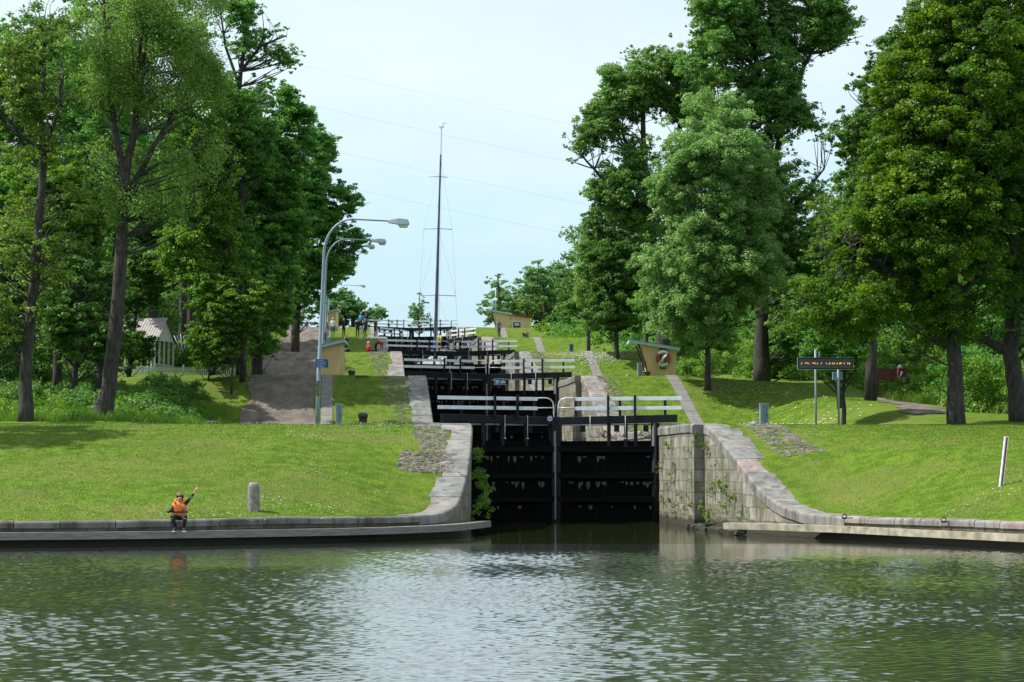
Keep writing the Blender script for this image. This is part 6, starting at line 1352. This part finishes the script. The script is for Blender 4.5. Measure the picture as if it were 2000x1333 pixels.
# vest
mb = MB(); rows = []
cxv = J['chest'][0]
spec = [(1007.5, .18, .12, .16), (1003, .205, .14, .16), (998, .20, .14, .15), (993, .205, .135, .13), (988, .212, .13, .11), (984, .20, .11, .10), (981, .15, .09, .10), (978.5, .09, .065, .10)]
n = 22; vs = []
for py, rx, ry, dy in spec:
    z = EYE - (py - 920) / s0
    for k in range(n):
        a = 2 * pi * k / n; q = 1 + .03 * math.cos(4 * a); vs.append((cxv + rx * math.cos(a) * q - .012, dy + ry * math.sin(a) * q, z))
mb.add(vs, [(i * n + k, i * n + (k + 1) % n, (i + 1) * n + (k + 1) % n, (i + 1) * n + k) for i in range(len(spec) - 1) for k in range(n)], 0, True)
vest = mb.build('life_vest', M_orange, boy); sm = vest.modifiers.new('s', 'SUBSURF'); sm.levels = 1; sm.render_levels = 1
so = vest.modifiers.new('t', 'SOLIDIFY'); so.thickness = .02
mb = MB()
for s_ in (-1, 1): mb.tube([(cxv - .01 + s_ * .10, .10, EYE - (985 - 920) / s0), (cxv - .01 + s_ * .10, .12, EYE - (980 - 920) / s0), (cxv - .01 + s_ * .07, .18, EYE - (979 - 920) / s0)], [.045, .05, .04], 8)
mb.tube([(cxv - .11, .0, EYE - (983 - 920) / s0), (cxv - .12, .12, EYE - (977 - 920) / s0), (cxv, .19, EYE - (975 - 920) / s0), (cxv + .11, .12, EYE - (977 - 920) / s0), (cxv + .10, .0, EYE - (982 - 920) / s0)], .035, 8); mb.build('collar', M_orange, vest)
mb = MB(); pts = [(cxv - .012 + .226 * math.cos(a), .155 + .157 * math.sin(a), EYE - (999.5 - 920) / s0) for a in [2 * pi * i / 24 for i in range(25)]]
for a, b_ in zip(pts[:-1], pts[1:]): mb.bar(a, b_, .012, .035)
mb.build('belt', M_darkblue, vest)
mb = MB(); mb.box((cxv - .005, .008, EYE - (993 - 920) / s0), (.008, .01, .3)); mb.build('zip', M_darkblue, vest)
mb = MB(); mb.box((cxv + .11, .008, EYE - (994.5 - 920) / s0), (.075, .02, .055), rz=.35); mb.build('pocket_patch', M_darkblue, vest); mb = MB(); mb.box((cxv + .11, -.006, EYE - (993.6 - 920) / s0), (.045, .012, .014), rz=.35); mb.build('patch_print', M_white, vest)
mb = MB(); mb.box((cxv + .09, .012, EYE - (986 - 920) / s0), (.05, .02, .045), rz=.4); mb.build('reflector', M_signwhite, vest)
# sleeve stripes and knee piping
mb = MB(); a = Vector(J['er']).lerp(Vector(J['wr']), .25); b_ = Vector(J['er']).lerp(Vector(J['wr']), .6); mb.bar(a + Vector((0, -.036, 0)), b_ + Vector((0, -.032, 0)), .012, .016); mb.bar(a + Vector((.02, -.034, -.02)), b_ + Vector((.018, -.03, -.018)), .012, .012)
a = Vector(J['sl']).lerp(Vector(J['el']), .1); b_ = Vector(J['sl']).lerp(Vector(J['el']), .55); mb.bar(a + Vector((-.01, -.05, 0)), b_ + Vector((-.01, -.042, 0)), .012, .05)
for kk in ('kl', 'kr'):
    q = Vector(J[kk]); mb.tube([q + Vector((-.05, -.03, -.05)), q + Vector((0, -.055, -.066)), q + Vector((.05, -.03, -.05))], .007, 5)
mb.build('stripe_pattern', M_alu, boy)
for tt in ('tl', 'tr'):
    q = Vector(J[tt]); mb = MB(); mb.box((q.x, q.y + .06, q.z - .032), (.085, .24, .022)); mb.build('shoe_sole', M_white, boy, bevel=.008)
# things held
p = Vector((X0b, bD, 0)) + Vector(J['hl']); mb = MB(); mb.tube([p + Vector((-.01, -.05, -.06)) - p, Vector((.035, -.05, .20))], [.009, .006], 6); mb.tube([Vector((.0, -.05, .04)), Vector((.03, -.05, .05))], .012, 6)
tag(mb.build('toy_rod', mat('lime_plastic', (.25, .7, .12), .5), loc=p), 'small lime green toy rod held in the lowered hand of the child', 'toy')
p = Vector((X0b, bD, 0)) + Vector(J['hr']) + Vector((.03, -.02, .075)); mb = MB(); mb.add([(-.035, 0, 0), (0, -.01, -.012), (.04, 0, .01), (.0, .01, .022)], [(0, 1, 2, 3)]); mb.add([(-.035, .004, 0.003), (0, .014, -.009), (.04, .004, .013), (.0, .014, .025)], [(3, 2, 1, 0)])
tag(mb.build('yellow_leaf', M_flagyellow, loc=p), 'small yellow leaf held up by the raised hand of the child', 'leaf')

# dog
Dd = 179; xd = (1025 - 1000) / F * Dd
JD = dict(pelvis=(.22, .12, .42), mid=(.05, .04, .44), chest=(-.12, -.04, .42), neck=(-.22, -.1, .50), head=(-.30, -.16, .52), muz=(-.40, -.2, .48), tail=(.34, .18, .46), tail2=(.44, .2, .56), fl=(-.12, -.1, .3), fk=(-.13, -.1, .17), ff=(-.14, -.12, .03), gl=(-.12, .06, .3), gk=(-.12, .06, .17), gf=(-.13, .04, .03), hl=(.2, .04, .32), hk=(.17, .03, .22), hh=(.25, .05, .12), hf=(.22, .03, .03), il=(.22, .2, .32), ik=(.19, .19, .22), ih=(.27, .2, .12), if_=(.24, .18, .03))
ED = [('pelvis', 'mid'), ('mid', 'chest'), ('chest', 'neck'), ('neck', 'head'), ('head', 'muz'), ('pelvis', 'tail'), ('tail', 'tail2'), ('chest', 'fl'), ('fl', 'fk'), ('fk', 'ff'), ('chest', 'gl'), ('gl', 'gk'), ('gk', 'gf'), ('pelvis', 'hl'), ('hl', 'hk'), ('hk', 'hh'), ('hh', 'hf'), ('pelvis', 'il'), ('il', 'ik'), ('ik', 'ih'), ('ih', 'if_')]
RD = {k_: .03 for k_ in JD}; RD.update(pelvis=.10, mid=.10, chest=.13, neck=.085, head=.075, muz=.04, tail=.035, tail2=.02, fl=.05, gl=.05, hl=.065, il=.065, ff=.028, gf=.028, hf=.028, if_=.028)
dog = body('dog', (xd, Dd, gz(xd, Dd)), .5, JD, ED, RD, {}, [mat('brown_fur', (.16, .08, .035), .9, .3, 20)], 1); tag(dog, 'brown dog standing on the grass beside the small grey electric post', 'dog')
mb = MB(); 
for s_ in (-1, 1): mb.lathe([(0, .06), (.03, .02), (.02, -.05), (0, -.07)], (-.27, -.13 + s_ * .07, .55), 8)
mb.build('ears', MATS['brown_fur'], dog)
print('LEAVES', NLEAF[0])
